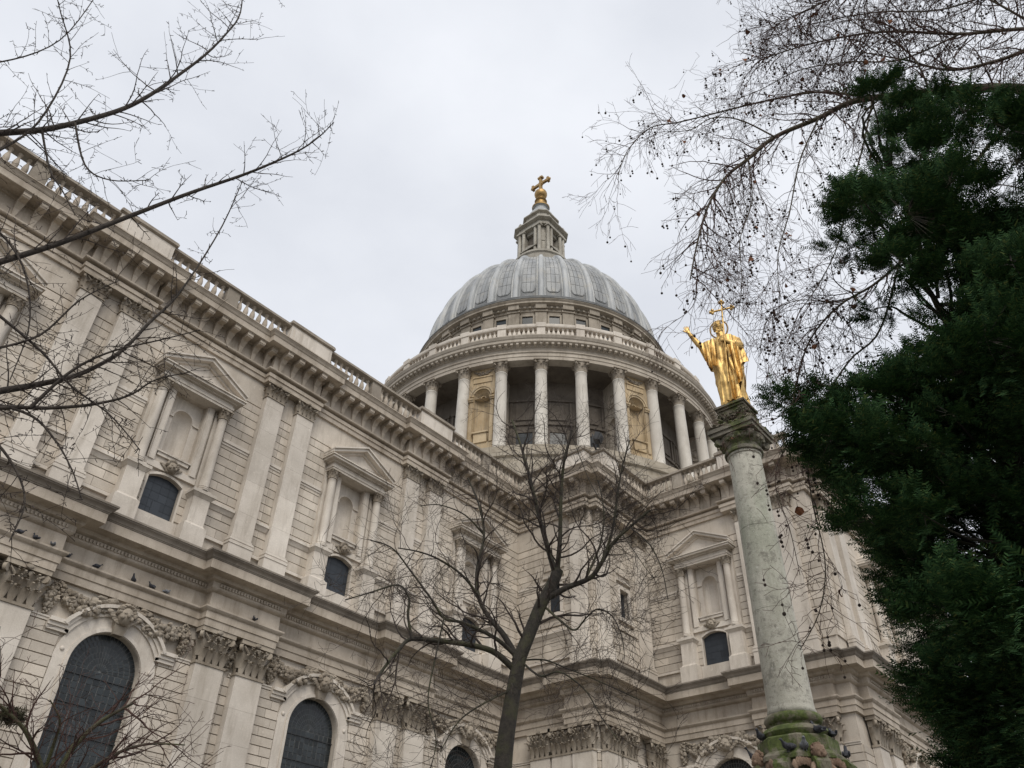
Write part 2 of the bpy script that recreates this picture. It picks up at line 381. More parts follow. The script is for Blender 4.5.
def pil_capital(w, d, h, nl=4):
    """capital of a flat pilaster standing on u=-w/2..w/2, depth d, z 0..h"""
    mb = MB(); rng = random.Random(int(h * 100))
    mb.blk(-w / 2 - .05, w / 2 + .05, 0, d + .05, 0, h * .07)
    mb.frustum(-w / 2 + .10, w / 2 - .10, d - .10, h * .07, h * .86, -w / 2 - .0, w / 2 + .0, d + .0)
    mb.blk(-w / 2 - .15, w / 2 + .15, 0, d + .17, h * .88, h)
    fo = Vector((0, -1, 0)); k = h * .205
    for zb, lh, n in ((.07, .42, nl), (.22, .50, nl - 1), (.34, .54, nl - 2)):
        for i in range(n):
            x = w * ((i + .5) / n - .5) if n == nl else w * ((i + 1) / (n + 1) - .5) * 1.08
            leaf(mb, Vector((x, -d + .02 - .04 * (zb < .1), h * zb)), fo, w / nl * .95, h * lh, k * (1 + zb))
            for q in range(5):
                mb.blob((x + rng.uniform(-.45, .45) * w / nl, -d - k * (1 + zb) * rng.uniform(.6, 1.05), h * (zb + lh * rng.uniform(.68, .86))), h * rng.uniform(.016, .032), rng, 1.4, .8, .8, 5, 4, .3)
    for sgn in (-1, 1):
        for zb in (.07, .25): leaf(mb, Vector((sgn * w / 2, -d * .5, h * zb)), Vector((sgn, 0, 0)), d * .8, h * .44, k)
        leaf(mb, Vector((sgn * w * .49, -d * .98, h * .2)), Vector((sgn * .7, -.7, 0)), w / nl, h * .5, k * 1.2)
        volute(mb, Vector((sgn * (w / 2 + .05), -d - .06, h * .78)), h * .105, Vector((.7 * sgn, .7, 0)).normalized(), h * .09)
        mb.tube([Vector((sgn * w * .2, -d - .04, h * .55)), Vector((sgn * w * .3, -d - .08, h * .72)), Vector((sgn * w * .46, -d - .1, h * .83))], [h * .03] * 3, 5)
        volute(mb, Vector((sgn * .11 * w, -d - .08, h * .79)), h * .07, Vector((0, 1, 0)), h * .08)
    mb.blob((0, -d - .17, h * .93), h * .075, rng, 1.3, .7, 1, 7, 5, .2)
    return mb
def round_capital(r, h, n=8):
    mb = MB()
    mb.lathe([(r * .9, 0), (r * 1.12, 0), (r * 1.12, h * .06), (r, h * .08), (r * 1.0, h * .6), (r * 1.22, h * .86), (r * 1.22, h * .88)], 16)
    for row, (zb, lh, cu, off) in enumerate(((.07, .4, .15, 0), (.2, .5, .24, .5))):
        for i in range(n):
            a = 2 * pi * (i + off) / n; o = Vector((cos(a), sin(a), 0)); leaf(mb, o * r * .98 + Vector((0, 0, h * zb)), o, 2 * pi * r / n * 1.05, h * lh, cu * h)
    for i in range(4):
        a = pi / 4 + pi / 2 * i; o = Vector((cos(a), sin(a), 0)); volute(mb, o * r * 1.42 + Vector((0, 0, h * .76)), h * .12, o.cross(Vector((0, 0, 1))), r * .3)
    q = r * 1.32; mb.box(-q, q, -q, q, h * .88, h)
    return mb
def swag(mb, p0, p1, sag, r, rng, n=26, fat=1.0):
    for i in range(n):
        t = i / (n - 1); z = p0[1] + (p1[1] - p0[1]) * t - sag * 4 * t * (1 - t); u = p0[0] + (p1[0] - p0[0]) * t
        w = r * (.5 + .6 * sin(pi * t)) * fat
        mb.blob((u, -.06, z), w * .8, rng, 1, .8, 1, 6, 4, .2)
        for k in range(7):
            a = rng.uniform(0, 2 * pi); q = w * rng.uniform(.5, 1.05)
            mb.blob((u + q * cos(a), -.1 - w * rng.uniform(.1, .75), z + q * sin(a)), w * rng.uniform(.22, .42), rng, 1, 1, 1, 6, 4, .3)
def drop(mb, u, z0, z1, r, rng):
    n = max(4, int((z0 - z1) / .06))
    for i in range(n):
        t = i / (n - 1); w = r * (.55 + .6 * sin(pi * t)); z = z0 + (z1 - z0) * t
        mb.blob((u, -.06, z), w * .7, rng, 1, .8, 1, 6, 4, .2)
        for k in range(5): mb.blob((u + rng.uniform(-w, w) * .9, -.08 - rng.uniform(0, w * .8), z + rng.uniform(-.04, .04)), w * rng.uniform(.28, .5), rng, 1, 1, 1, 6, 4, .3)
def cherub(mb, c, r, rng):
    """winged head used as a keystone"""
    mb.blob((c[0], -c[1], c[2]), r * .55, rng, 1, .9, 1.1, 9, 7, .04)
    mb.blob((c[0], -c[1] - r * .5, c[2] - r * .05), r * .13, rng, 1, 1, 1.2, 6, 4)
    for sx in (-1, 1):
        mb.blob((c[0] + sx * r * .2, -c[1] - r * .43, c[2] + r * .1), r * .1, rng, 1.3, .7, .8, 6, 4)
        for k in range(6): mb.blob((c[0] + sx * r * (.3 + .14 * k), -c[1] + .04, c[2] - r * (.45 - .11 * k)), r * .2, rng, 1.25, .5, .75, 6, 4, .2)
        mb.blob((c[0] + sx * r * .3, -c[1] - r * .33, c[2] - r * .16), r * .18, rng, 1, .8, .9, 6, 4)
    for k in range(9):
        a = pi * k / 8; mb.blob((c[0] + r * .55 * cos(a), -c[1] - r * .1, c[2] + r * (.16 + .52 * sin(a))), r * .2, rng, 1, 1, 1, 6, 4, .3)

# ---- wall faces
LZ0, LZ1 = 14.25, 17.1       # lower entablature
UZ0, UZ1 = 27.45, 30.15      # upper entablature
cw = part('choir_wall', MB(), M_WALL, cath)
mb = MB()
def lower_bay(mb, c, lo, hi):
    arch_wall(mb, lo, hi, 0, LZ0 + .02, c, 1.42, 5.2, 11.55, 1.42, 0, .30, 24)
    for a, b in ((lo, c - 1.42), (c + 1.42, hi)):
        a2 = max(a, lo); b2 = b
        L = (a2 + .0, b2 - .62) if b < c else (a2 + .62, b2)
        courses(mb, L[0], L[1], 3.4, 12.68, .387, 1, .95)
    mb.blk(lo, hi, 0, .35, 0, 3.3)
def upper_bay(mb, c, lo, hi):
    rect(mb, lo, hi, LZ1 - .1, 18.2, .0)
    arch_wall(mb, lo, hi, 18.2, 20.3, c, .81, 18.2, 19.9, .25, 0, .22, 10, False)
    rect(mb, lo, hi, 20.3, 20.95, 0)
    arch_wall(mb, lo, hi, 20.95, 24.5, c, .86, 20.95, 24.48, .001, 0, .3, 2, False)
    rect(mb, lo, hi, 24.5, UZ0 + .05, 0)
    for a, b in ((lo, c - 2.02), (c + 2.02, hi)): courses(mb, a, b, 18.32, 25.95, .45, 2, 1.05)
    for a, b in ((c - 1.35, c - .86), (c + .86, c + 1.35)): courses(mb, a, b, 18.3, 19.9, .42, 3, 1.3, .05)
    mb.blk(lo, hi, 0, .07, 26.0, UZ0 + .02)
for c in bays:
    lower_bay(mb, c, c - P / 2, c + P / 2); upper_bay(mb, c, c - P / 2, c + P / 2)
for a, b in ((-14, bays[0] - P / 2), (bays[-1] + P / 2, XA)):
    rect(mb, a, b, 0, UZ0 + .05, 0); courses(mb, a, b, 18.32, 25.95, .45, 5); courses(mb, a, b, 3.4, 12.68, .387, 6)
cw.data = mb.mesh('choir_wall', M_WALL, 20); WM[cw] = F_CHOIR; cw.matrix_local = WM[cath].inverted() @ F_CHOIR

def plain_wall(name, F, u0, u1, win=None):
    mb = MB(); rect(mb, u0, u1, 0, LZ0 + .02, 0)
    if win:
        c, hw, za, zb = win
        rect(mb, u0, u1, LZ1 - .1, za, 0); arch_wall(mb, u0, u1, za, zb + .1, c, hw, za, zb, .001, 0, .3, 2, False); rect(mb, u0, u1, zb + .1, UZ0 + .05, 0)
        for a, b in ((u0, c - hw - .32), (c + hw + .32, u1)): courses(mb, a, b, 18.32, 25.95, .45, 7)
        courses(mb, c - hw - .3, c + hw + .3, 24.0, 25.95, .45, 8); courses(mb, c - hw - .3, c + hw + .3, 18.32, za - .9, .45, 8)
        mb.blk(c - hw - .75, c + hw + .75, .0, .16, za - .85, za - .55)
    else:
        rect(mb, u0, u1, LZ1 - .1, UZ0 + .05, 0); courses(mb, u0, u1, 18.32, 25.95, .45, 7)
    mb.blk(u0, u1, 0, .07, 26.0, UZ0 + .02)
    courses(mb, u0, u1, 3.4, 12.68, .387, 9)
    w = part(name, mb, M_WALL, cath, F, 20)
    if win:
        fm = MB()
        for a, b, p, q in ((c - hw - .22, c - hw, za, zb), (c + hw, c + hw + .22, za, zb), (c - hw - .22, c + hw + .22, zb + .002, zb + .25)): fm.blk(a, b, -.05, .13, p, q)
        fm.blk(c - hw - .34, c + hw + .34, -.05, .2, za - .24, za - .002); fm.blk(c - hw - .3, c + hw + .3, 0, .17, zb + .5, zb + .68)
        part('window_frame', fm, M_TRIM, w, F)
        pm = MB(); panes(pm, c, hw, za, zb, .25, 3, 5); part('window_pane', pm, M_PANE, w, F, 0)
    return w
def panes(mb, c, hw, za, zb, back, nx, nz, rise=0):
    rng = random.Random(int(c * 10))
    for i in range(nx):
        for j in range(nz):
            a = c - hw + 2 * hw * i / nx; b = c - hw + 2 * hw * (i + 1) / nx; p = za + (zb + rise - za) * j / nz; q = za + (zb + rise - za) * (j + 1) / nz
            t = rng.uniform(-.004, .004)
            mb.add([Vector((a + .007, back + t, p + .007)), Vector((b - .007, back - t, p + .007)), Vector((b - .007, back, q - .007)), Vector((a + .007, back + t, q - .007))], [(0, 1, 2, 3)])
    mb.add([Vector((u, back + .02, z)) for u, z in ((c - hw, za), (c + hw, za), (c + hw, zb + rise), (c - hw, zb + rise))], [(0, 1, 2, 3)])
plain_wall('bastion_wall', F_A, 0, WY - YB, (3.05, .5, 21.1, 23.0))
plain_wall('bastion_wall', F_B, XA, XT, (42.05, .5, 21.1, 23.0))
TB = WY - 21.45          # transept bay centre in u
mb = MB(); tl, th = WY - YB, WY - YE
arch_wall(mb, tl, th, 0, LZ0 + .02, TB, 1.42, 5.2, 11.55, 1.42, 0, .30, 24)
for a, b in ((tl, TB - 2.05), (TB + 2.05, th)): courses(mb, a, b, 3.4, 12.68, .387, 11, .95)
upper_bay(mb, TB, tl, th)
tw = part('transept_wall', mb, M_WALL, cath, F_T, 20)
mb = MB(); rect(mb, XT, XT + 30, 0, UZ0 + .05, 0); courses(mb, XT, XT + 12, 18.32, 25.95, .45, 13); courses(mb, XT, XT + 12, 3.4, 12.68, .387, 14)
tw2 = part('transept_wall', mb, M_WALL, cath, F_E, 20)

# ---- pilasters
def pilaster_mesh(w, d, z0, zb, z1, plinth, blockh, seed):
    mb = MB(); rng = random.Random(seed)
    mb.blk(-w / 2 - .11, w / 2 + .11, 0, d + .11, z0, plinth)
    q = zb - plinth
    mb.blk(-w / 2 - .14, w / 2 + .14, 0, d + .14, plinth + .002, plinth + q * .28)
    mb.blk(-w / 2 - .085, w / 2 + .085, 0, d + .085, plinth + q * .282, plinth + q * .5)
    mb.blk(-w / 2 - .11, w / 2 + .11, 0, d + .11, plinth + q * .502, plinth + q * .74)
    mb.blk(-w / 2 - .045, w / 2 + .045, 0, d + .045, plinth + q * .742, zb)
    z = zb
    while z < z1 - .01:
        h = min(blockh * rng.uniform(.8, 1.2), z1 - z); h = z1 - z if z1 - z - h < .4 else h
        mb.blk(-w / 2, w / 2, 0, d, z + .004, z + h - .002); z += h
    return mb
U_PIL = pilaster_mesh(1.06, .34, LZ1, 18.62, 26.6, 18.22, 1.5, 1).mesh('pilaster', M_TRIM)
U_CAP = pil_capital(1.06, .34, .9).mesh('capital', M_CARVE, 50)
L_PIL = pilaster_mesh(1.36, .36, 0, 3.6, 12.74, 3.2, 1.25, 2).mesh('pilaster', M_TRIM)
L_CAP = pil_capital(1.36, .36, 1.5).mesh('capital', M_CARVE, 50)
def pilaster(F, u, order, d=0):
    M = F @ T(u, -d, 0)
    if order == 'U': p = link('pilaster', U_PIL, cath, M); link('capital', U_CAP, p, M @ T(0, 0, 26.6))
    else: p = link('pilaster', L_PIL, cath, M); link('capital', L_CAP, p, M @ T(0, 0, 12.74))
for c in pairs:
    if c < -4: continue
    for s in (-1, 1): pilaster(F_CHOIR, c + s * .98, 'U', .1); pilaster(F_CHOIR, c + s * .99, 'L', .1)
for yy in (28.3, 29.8): pilaster(F_A, WY - yy, 'L', .05)
pilaster(F_B, XA + 2.4, 'L', .1)
for o in 'UL':
    pilaster(F_A, WY - 26.85, o, .12); pilaster(F_B, XA + .75, o, .12); pilaster(F_B, XT - .75, o, .12)
    for yy in (18.3, 15.75): pilaster(F_T, WY - yy, o, .06)
    for xx in (XT + 1.9, XT + 3.9): pilaster(F_E, xx, o, .1)

# ---- entablatures
def seg_iter(poly):
    for (a, b) in zip(poly[:-1], poly[1:]):
        dx, dy = b[0] - a[0], b[1] - a[1]; L = sqrt(dx * dx + dy * dy); yield a, (dx / L, dy / L), L
lowprof = [(0, LZ0), (.17, LZ0), (.17, 14.55), (.22, 14.57), (.22, 14.86), (.30, 14.9), (.36, 14.98), (.36, 15.05), (.15, 15.06), (.13, 15.72), (.22, 15.76), (.30, 15.86),
           (.30, 16.12), (.46, 16.18), (.52, 16.32), (.97, 16.33), (1.0, 16.34), (1.0, 16.74), (.9, 16.745)]
mb = MB(); mb.sweep(outline, lowprof)
for a, t, L in seg_iter(outline):
    if L < 1: continue
    n = int(L / .15)
    rz = math.atan2(t[1], t[0]); M = frame(a[0], a[1], rz)
    for i in range(n):
        u = L * (i + .5) / n; b2 = MB(); b2.blk(u - .042, u + .042, .28, .365, 15.94, 16.08); mb.join(b2, M)
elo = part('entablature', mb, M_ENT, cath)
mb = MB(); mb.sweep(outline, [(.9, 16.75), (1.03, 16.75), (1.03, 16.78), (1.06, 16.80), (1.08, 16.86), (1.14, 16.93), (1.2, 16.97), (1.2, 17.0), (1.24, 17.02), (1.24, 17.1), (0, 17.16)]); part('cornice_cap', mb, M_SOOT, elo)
rs = []
for c in pairs: rs.append((c - HW + .004, c + HW - .004, WY - PR + .004, WY))
rs += [(XA - PR + .004, XA, YB + .004, 27.746), (XA + .004, XT, YB - PR + .004, YB), (XT - .416, XT, 15.004, 19.346), (XT + 1.104, XT + 4.696, YE - PR + .004, YE)]
rs2 = [(c - 1.556, c + 1.556, WY - .356, WY) for c in pairs] + rs[len(pairs):]
for par, za, zb in ((elo, LZ0 + .004, 17.0), (None, UZ0 + .004, 30.0)):
    for q in (rs if par else rs2):
        b2 = MB(); b2.box(q[0], q[1], q[2], q[3], za, zb)
        if par: part('projecting_block', b2, M_ENT, par, None, 0)
        else: up_blocks = globals().setdefault('UPB', []); up_blocks.append(b2)
def console():
    m = MB()
    m.blk(-.17, .17, 0, .76, 1.0, 1.17); m.blk(-.19, .19, 0, .80, 1.172, 1.225)
    m.frustum(-.15, .15, .70, .93, .998, -.165, .165, .74)
    m.frustum(-.05, .05, .05, .04, .62, -.13, .13, .12); m.frustum(-.13, .13, .12, .622, .998, -.19, .19, .36)
    return m
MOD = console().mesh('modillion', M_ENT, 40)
upprof = [(0, UZ0), (.2, UZ0), (.2, 27.72), (.26, 27.74), (.26, 27.95), (.14, 27.96), (.14, 28.07), (.36, 28.08), (.40, 28.12), (.40, 28.18), (.06, 28.2), (.04, 29.3), (.14, 29.32),
          (.16, 29.43), (.84, 29.43), (.86, 29.40), (.9, 29.42), (.9, 29.76), (.8, 29.765)]
mb = MB(); mb.sweep(outline_u, upprof)
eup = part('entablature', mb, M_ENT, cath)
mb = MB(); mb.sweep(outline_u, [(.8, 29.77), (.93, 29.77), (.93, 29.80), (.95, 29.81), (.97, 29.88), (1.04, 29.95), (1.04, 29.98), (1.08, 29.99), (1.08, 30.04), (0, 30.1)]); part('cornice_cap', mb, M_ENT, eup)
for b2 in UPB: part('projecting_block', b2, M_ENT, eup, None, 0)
nmod = 0
for a, t, L in seg_iter(outline_u):
    if L < .9 or a[0] < -12 or a[0] > 52: continue
    n = max(1, round(L / .80)); M = frame(a[0], a[1], math.atan2(t[1], t[0]))
    for i in range(n):
        u = L * (i + .5) / n
        if a[0] + t[0] * u > 47 or nmod >= 100 or a[0] + t[0] * u < 3: continue
        link('modillion', MOD, eup, M @ T(u, -.042, 28.2)); nmod += 1

# ---- strings, aedicules, arched windows
def wall_strings(F, spans, proj=0):
    for a, b in spans:
        mb = MB(); mb.frustum(a, b, .12, 19.58, 19.78, a, b, .24); mb.blk(a, b, 0, .28, 19.782, 19.92); part('string_course', mb, M_TRIM, cath, F)
        mb = MB(); mb.blk(a, b, 0, .12, 23.0, 23.12); mb.blk(a, b, 0, .17, 23.122, 23.28); part('string_course', mb, M_TRIM, cath, F)
        mb = MB(); mb.blk(a, b, 0, .14, 18.15, 18.3); part('plinth_course', mb, M_TRIM, cath, F)
wall_strings(F_CHOIR, [(c + s * 2.78 - .76, c + s * 2.78 + .76) for c in bays for s in (-1, 1) if c > -3] + [(p - .42, p + .42) for p in pairs if p > -4])
wall_strings(F_T, [(tl + .5, TB - 2.1), (TB + 2.1, TB + 2.55)])
wall_strings(F_A, [(.2, 4.4)]); 
def low_strings(F, spans):
    for a, b in spans:
        mb = MB(); mb.blk(a, b, 0, .1, 12.70, 12.80); mb.blk(a, b, 0, .14, 12.802, 12.86); part('string_course', mb, M_TRIM, cath, F)
low_strings(F_CHOIR, [(c - 4.9, c - 2.2) for c in bays] + [(c + 2.2, c + 4.9) for c in bays])
low_strings(F_T, [(tl, TB - 2.2), (TB + 2.2, th)]); low_strings(F_A, [(0, WY - YB)]); low_strings(F_B, [(XA, XT)])

def band(mb, c, zs, r0, r1, d0, d1, a0, a1, n):
    """ring segment moulding in the wall plane"""
    for i in range(n):
        A, B = a0 + (a1 - a0) * i / n, a0 + (a1 - a0) * (i + 1) / n
        pts = [(c + r0 * cos(A), zs + r0 * sin(A)), (c + r1 * cos(A), zs + r1 * sin(A)), (c + r1 * cos(B), zs + r1 * sin(B)), (c + r0 * cos(B), zs + r0 * sin(B))]
        if a1 < a0: pts = pts[::-1]
        mb.prism(pts[::-1], d0, d1)
def arched_window(F, c, seed):
    rng = random.Random(seed); hw, zs = 1.42, 11.55
    mb = MB()
    for s in (-1, 1):
        u0, u1 = sorted((c + s * hw, c + s * (hw + .6))); mb.blk(u0, u1, -.02, .10, 5.2, zs)
        u0, u1 = sorted((c + s * (hw + .02), c + s * (hw + .16))); mb.blk(u0, u1, .1, .15, 5.2, zs)
    band(mb, c, zs, hw, hw + .62, -.02, .10, 0, pi, 28); band(mb, c, zs, hw + .02, hw + .16, .1, .15, 0, pi, 28)
    root = part('arched_window', mb, M_TRIM, cath, F)
    # raised hood: springs flat from the string course then bends over the arch
    hm = MB()
    for r0, r1, d in ((hw + .60, hw + .76, .18), (hw + .762, hw + .90, .25), (hw + .902, hw + 1.04, .36)):
        a = math.asin(min(1, (12.44 - zs + (r0 - hw - .62) * .95) / r0)); band(hm, c, zs, r0, r1, 0, d, a, pi - a, 22)
    for s in (-1, 1):
        for k, d in ((0, .18), (.142, .24), (.284, .33)):
            e = hw + .38 + k * .45; u0, u1 = sorted((c + s * e, c + s * (hw + 1.22))); hm.blk(u0, u1, 0, d, 12.42 + k, 12.42 + k + .14)
        u0, u1 = sorted((c + s * (hw + .3), c + s * (hw + .42))); bs = MB(); bs.blob((c + s * (hw + .36), -.11, 11.9), .09, None, 1, .6, 1, 8, 5); part('boss', bs, M_TRIM, root, F, 60)
    part('hood_mould', hm, M_TRIM, root, F, 30)
    km = MB(); cherub(km, (c, .42, zs + hw + .62), .6, rng)
    km.frustum(c - .2, c + .2, .3, zs + hw - .08, zs + hw + .5, c - .32, c + .32, .42)
    part('keystone_head', km, M_CARVE, root, F, 60)
    for s in (-1, 1):
        f = MB(); swag(f, (c + s * .45, 14.14), (c + s * 2.75, 14.06), .55, .30, rng, 30)
        drop(f, c + s * 2.82, 14.1, 12.95, .20, rng)
        for k in range(6): f.blob((c + s * (.5 + .1 * k), -.2, 14.02 + rng.uniform(-.1, .1)), .15, rng, 1.3, .9, .8, 6, 4, .3)
        part('festoon', f, M_CARVE, root, F, 60)
    gm = MB(); back = .24; r = hw
    n = 11
    for i in range(n):
        for j in range(int((zs - 5.2) / .26)):
            a = c - r + 2 * r * i / n; b = a + 2 * r / n; p = zs - (j + 1) * .26; t = rng.uniform(-.013, .013)
            gm.add([Vector((a + .014, back + t, p + .014)), Vector((b - .014, back - t, p + .014)), Vector((b - .014, back - t, p + .246)), Vector((a + .014, back + t, p + .246))], [(0, 1, 2, 3)])
    rr = [.05, .3, .52, .74, .96, 1.18, 1.40]
    for k in range(len(rr) - 1):
        m_ = (10, 14, 18, 22, 22, 26)[k]
        for i in range(m_):
            A, B = pi * i / m_ + .014 / rr[k + 1], pi * (i + 1) / m_ - .014 / rr[k + 1]; t = rng.uniform(-.005, .005)
            gm.add([Vector((c + q * cos(an), back + t * (1 if an == A else -1), zs + .012 + q * sin(an))) for q, an in ((rr[k] + .012, A), (rr[k] + .012, B), (rr[k + 1] - .012, B), (rr[k + 1] - .012, A))][::-1], [(0, 1, 2, 3)])
    gl = part('glazing', gm, M_GLASS, root, F, 0)
    for j in range(6):
        ib = MB(); ib.box(c - r, c + r, back - .05, back - .02, zs - .28 - 1.04 * j, zs - .24 - 1.04 * j); part('iron_bar', ib, M_BLACK, root, F, 0)
    lm = MB(); vs = [Vector((c - r, back + .03, 5.2)), Vector((c + r, back + .03, 5.2))] + [Vector((c + r * cos(pi * i / 24), back + .03, zs + r * sin(pi * i / 24))) for i in range(25)]
    lm.add(vs, [tuple(range(len(vs)))]); part('leading', lm, M_LEADBAR, root, F, 0)
for c in pairs:
    if c > -4:
        f = MB(); rg = random.Random(int(c * 7)); drop(f, c, 14.12, 12.98, .19, rg)
        for k in range(8): f.blob((c + rg.uniform(-.3, .3), -.2, 14.05 + rg.uniform(-.12, .08)), .11, rg, 1.2, .8, .8, 6, 4, .3)
        part('carved_drop', f, M_CARVE, cath, F_CHOIR, 60)
for k, c in enumerate(bays): 
    if c > -2: arched_window(F_CHOIR, c, 50 + k)
arched_window(F_T, TB, 70)

def col_profile(r, z0, z1):
    h = z1 - z0
    pr = [(r * 1.3, z0), (r * 1.3, z0 + r * .28), (r * 1.38, z0 + r * .4), (r * 1.25, z0 + r * .58), (r * 1.1, z0 + r * .7), (r * 1.18, z0 + r * .85), (r, z0 + r * 1.05)]
    for t in (.2, .35, .5, .65, .8, .93): pr.append((r * (1 - .15 * max(0, t - .3) ** 1.4), z0 + h * t))
    pr += [(r * .93, z1 - r * .3), (r * .98, z1 - r * .25), (r * .98, z1 - r * .1), (r * .9, z1)]
    return pr
def niche(mb, c, hw, z0, zs, d, deep, n=12, ribs=False):
    """half-cylinder niche with a quarter-sphere head behind the face d"""
    cols = [(c - hw * cos(pi * i / n), d - deep * sin(pi * i / n)) for i in range(n + 1)]
    for i in range(n):
        (ua, da), (ub, db) = cols[i], cols[i + 1]
        mb.add([Vector((ua, -da, z0)), Vector((ub, -db, z0)), Vector((ub, -db, zs)), Vector((ua, -da, zs))], [(0, 1, 2, 3)])
    m = 7; vs = []
    for j in range(m + 1):
        e = pi / 2 * j / m
        for i in range(n + 1):
            k = 1 - (.10 if ribs and i % 2 else 0) * (1 if 0 < i < n else 0)
            vs.append(Vector((c - hw * cos(pi * i / n) * (cos(e) if 1 else 1), -(d - deep * sin(pi * i / n) * cos(e) * k), zs + hw * sin(e) * (1 if 1 else 0))))
    # head: sweep arcs so the rim follows the arch in the face plane
    vs = []
    for j in range(m + 1):
        e = pi / 2 * j / m
        for i in range(n + 1):
            a = pi * i / n; k = 1 - (.14 if ribs and i % 2 else 0)
            vs.append(Vector((c - hw * cos(a) * sin(e), -(d - deep * cos(e) * k), zs + hw * sin(a) * sin(e))))
    mb.add(vs, [(j * (n + 1) + i, (j + 1) * (n + 1) + i, (j + 1) * (n + 1) + i + 1, j * (n + 1) + i + 1) for j in range(m) for i in range(n)])
    fl = [Vector((u, -dd, z0)) for u, dd in cols]; mb.add(fl, [tuple(range(len(fl) - 1, -1, -1))])
AE_COL = MB(); AE_COL.lathe(col_profile(.225, 0, 3.95), 18); AE_COL = AE_COL.mesh('column', M_TRIM, 50)
AE_CAP = round_capital(.235, .5).mesh('capital', M_CARVE, 50)
def aedicule(F, c, seed, M_FR=None):
    rng = random.Random(seed); mb = MB()
    # moulded frame round the niche
    for a, b, p, q in ((c - 1.22, c - .86, 20.6, 24.5), (c + .86, c + 1.22, 20.6, 24.5)): mb.blk(a, b, 0, .16, p, q); mb.blk(a + .06, b - .06, .16, .2, p, q)
    mb.blk(c - 1.22, c + 1.22, 0, .16, 24.502, 24.62)
    mb.blk(c - 1.3, c + 1.3, 0, .14, 20.3, 20.598)
    arch_wall(mb, c - .86, c + .86, 20.95, 24.48, c, .5, 21.25, 23.35, .5, -.28, .02, 14)
    niche(mb, c, .5, 21.25, 23.35, -.29, .42)
    for a, b in ((c - .86, c - .5), (c + .5, c + .86)): mb.blk(a + .05, b - .0, -.27, -.2, 23.3, 23.38)
    band(mb, c, 23.35, .5, .58, -.28, -.24, 0, pi, 16)
    mb.blk(c - .78, c + .78, -.25, .10, 20.96, 21.12)
    mb.blk(c - .85, c + .85, -.25, .16, 21.122, 21.2)
    ls = [(c - .81 + 1.62 * i / 10, 19.9 + .25 * (1 - (i / 5 - 1) ** 2)) for i in range(11)]
    for i in range(10): mb.prism([(ls[i][0], ls[i][1]), (ls[i + 1][0], ls[i + 1][1]), (ls[i + 1][0], ls[i + 1][1] + .13), (ls[i][0], ls[i][1] + .11)], 0, .1)
    for s in (-1, 1): u0, u1 = sorted((c + s * .81, c + s * .9)); mb.blk(u0, u1, 0, .06, 18.2, 19.9)
    mb.blk(c - 1.05, c + 1.05, 0, .12, 17.12, 18.19)
    root = part('window_aedicule', mb, M_TRIM, cath, F)
    for s in (-1, 1):
        x = c + s * 1.62
        pd = MB(); pd.blk(x - .56, x + .56, 0, .70, 17.12, 18.2); pd.frustum(x - .52, x + .52, .66, 18.202, 18.34, x - .42, x + .42, .58); pd.blk(x - .42, x + .42, 0, .58, 18.342, 19.6)
        pd.frustum(x - .43, x + .43, .59, 19.602, 19.76, x - .56, x + .56, .72); pd.blk(x - .58, x + .58, 0, .75, 19.762, 19.9); pd.blk(x - .34, x + .34, 0, .62, 19.902, 20.02)
        part('pedestal', pd, M_TRIM, root, F)
        link('column', AE_COL, root, F @ T(x, -.38, 20.02)); link('capital', AE_CAP, root, F @ T(x, -.38, 23.97))
        rs = MB(); rs.blk(x - .3, x + .3, 0, .14, 20.0, 24.5); part('respond', rs, M_TRIM, root, F)
    pe = MB(); z = 24.48
    def strip(z0, z1, d, e): pe.blk(c - 1.62 - e, c + 1.62 + e, 0, d, z0, z1)
    strip(z, z + .13, .6, .24); strip(z + .132, z + .27, .64, .28); strip(z + .272, z + .44, .58, .22); strip(z + .442, z + .51, .72, .36); strip(z + .512, z + .63, .95, .58); strip(z + .632, z + .69, 1.02, .66)
    W2, zb, ap = 2.34, z + .69, z + 2.06
    pe.prism([(c - W2 + .3, zb), (c + W2 - .3, zb), (c, ap - .22)], 0, .5)
    for s in (-1, 1):
        for k0, k1, d in ((0, .14, .62), (.14, .30, .92), (.30, .38, 1.02)):
            q = [(c + s * W2, zb + k0 * 1.0), (c, ap - .30 + k0), (c, ap - .30 + k1 - .002), (c + s * W2, zb + k1 - .002)]
            q = [(c + s * (W2 - .12 * (1 - k0)), zb + k0 - .03)] + q[1:3] + [(c + s * (W2 - .12 * (1 - k0)), zb + k1 - .032)]
            pe.prism(q if s < 0 else q[::-1], 0, d)
    part('pediment', pe, M_TRIM, root, F, 30)
    km = MB(); cherub(km, (c, .22, 20.55), .45, rng); part('cherub_head', km, M_CARVE, root, F, 60)
    pm = MB(); panes(pm, c, .81, 18.2, 19.9, .17, 4, 5, .24)
    pm.blk(c - .2, c + .2, -.17, -.145, 18.25, 18.95)
    part('window_pane', pm, M_PANE, root, F, 0)
for k, c in enumerate(bays):
    if c > -2: aedicule(F_CHOIR, c, 20 + k)
aedicule(F_T, TB, 40)

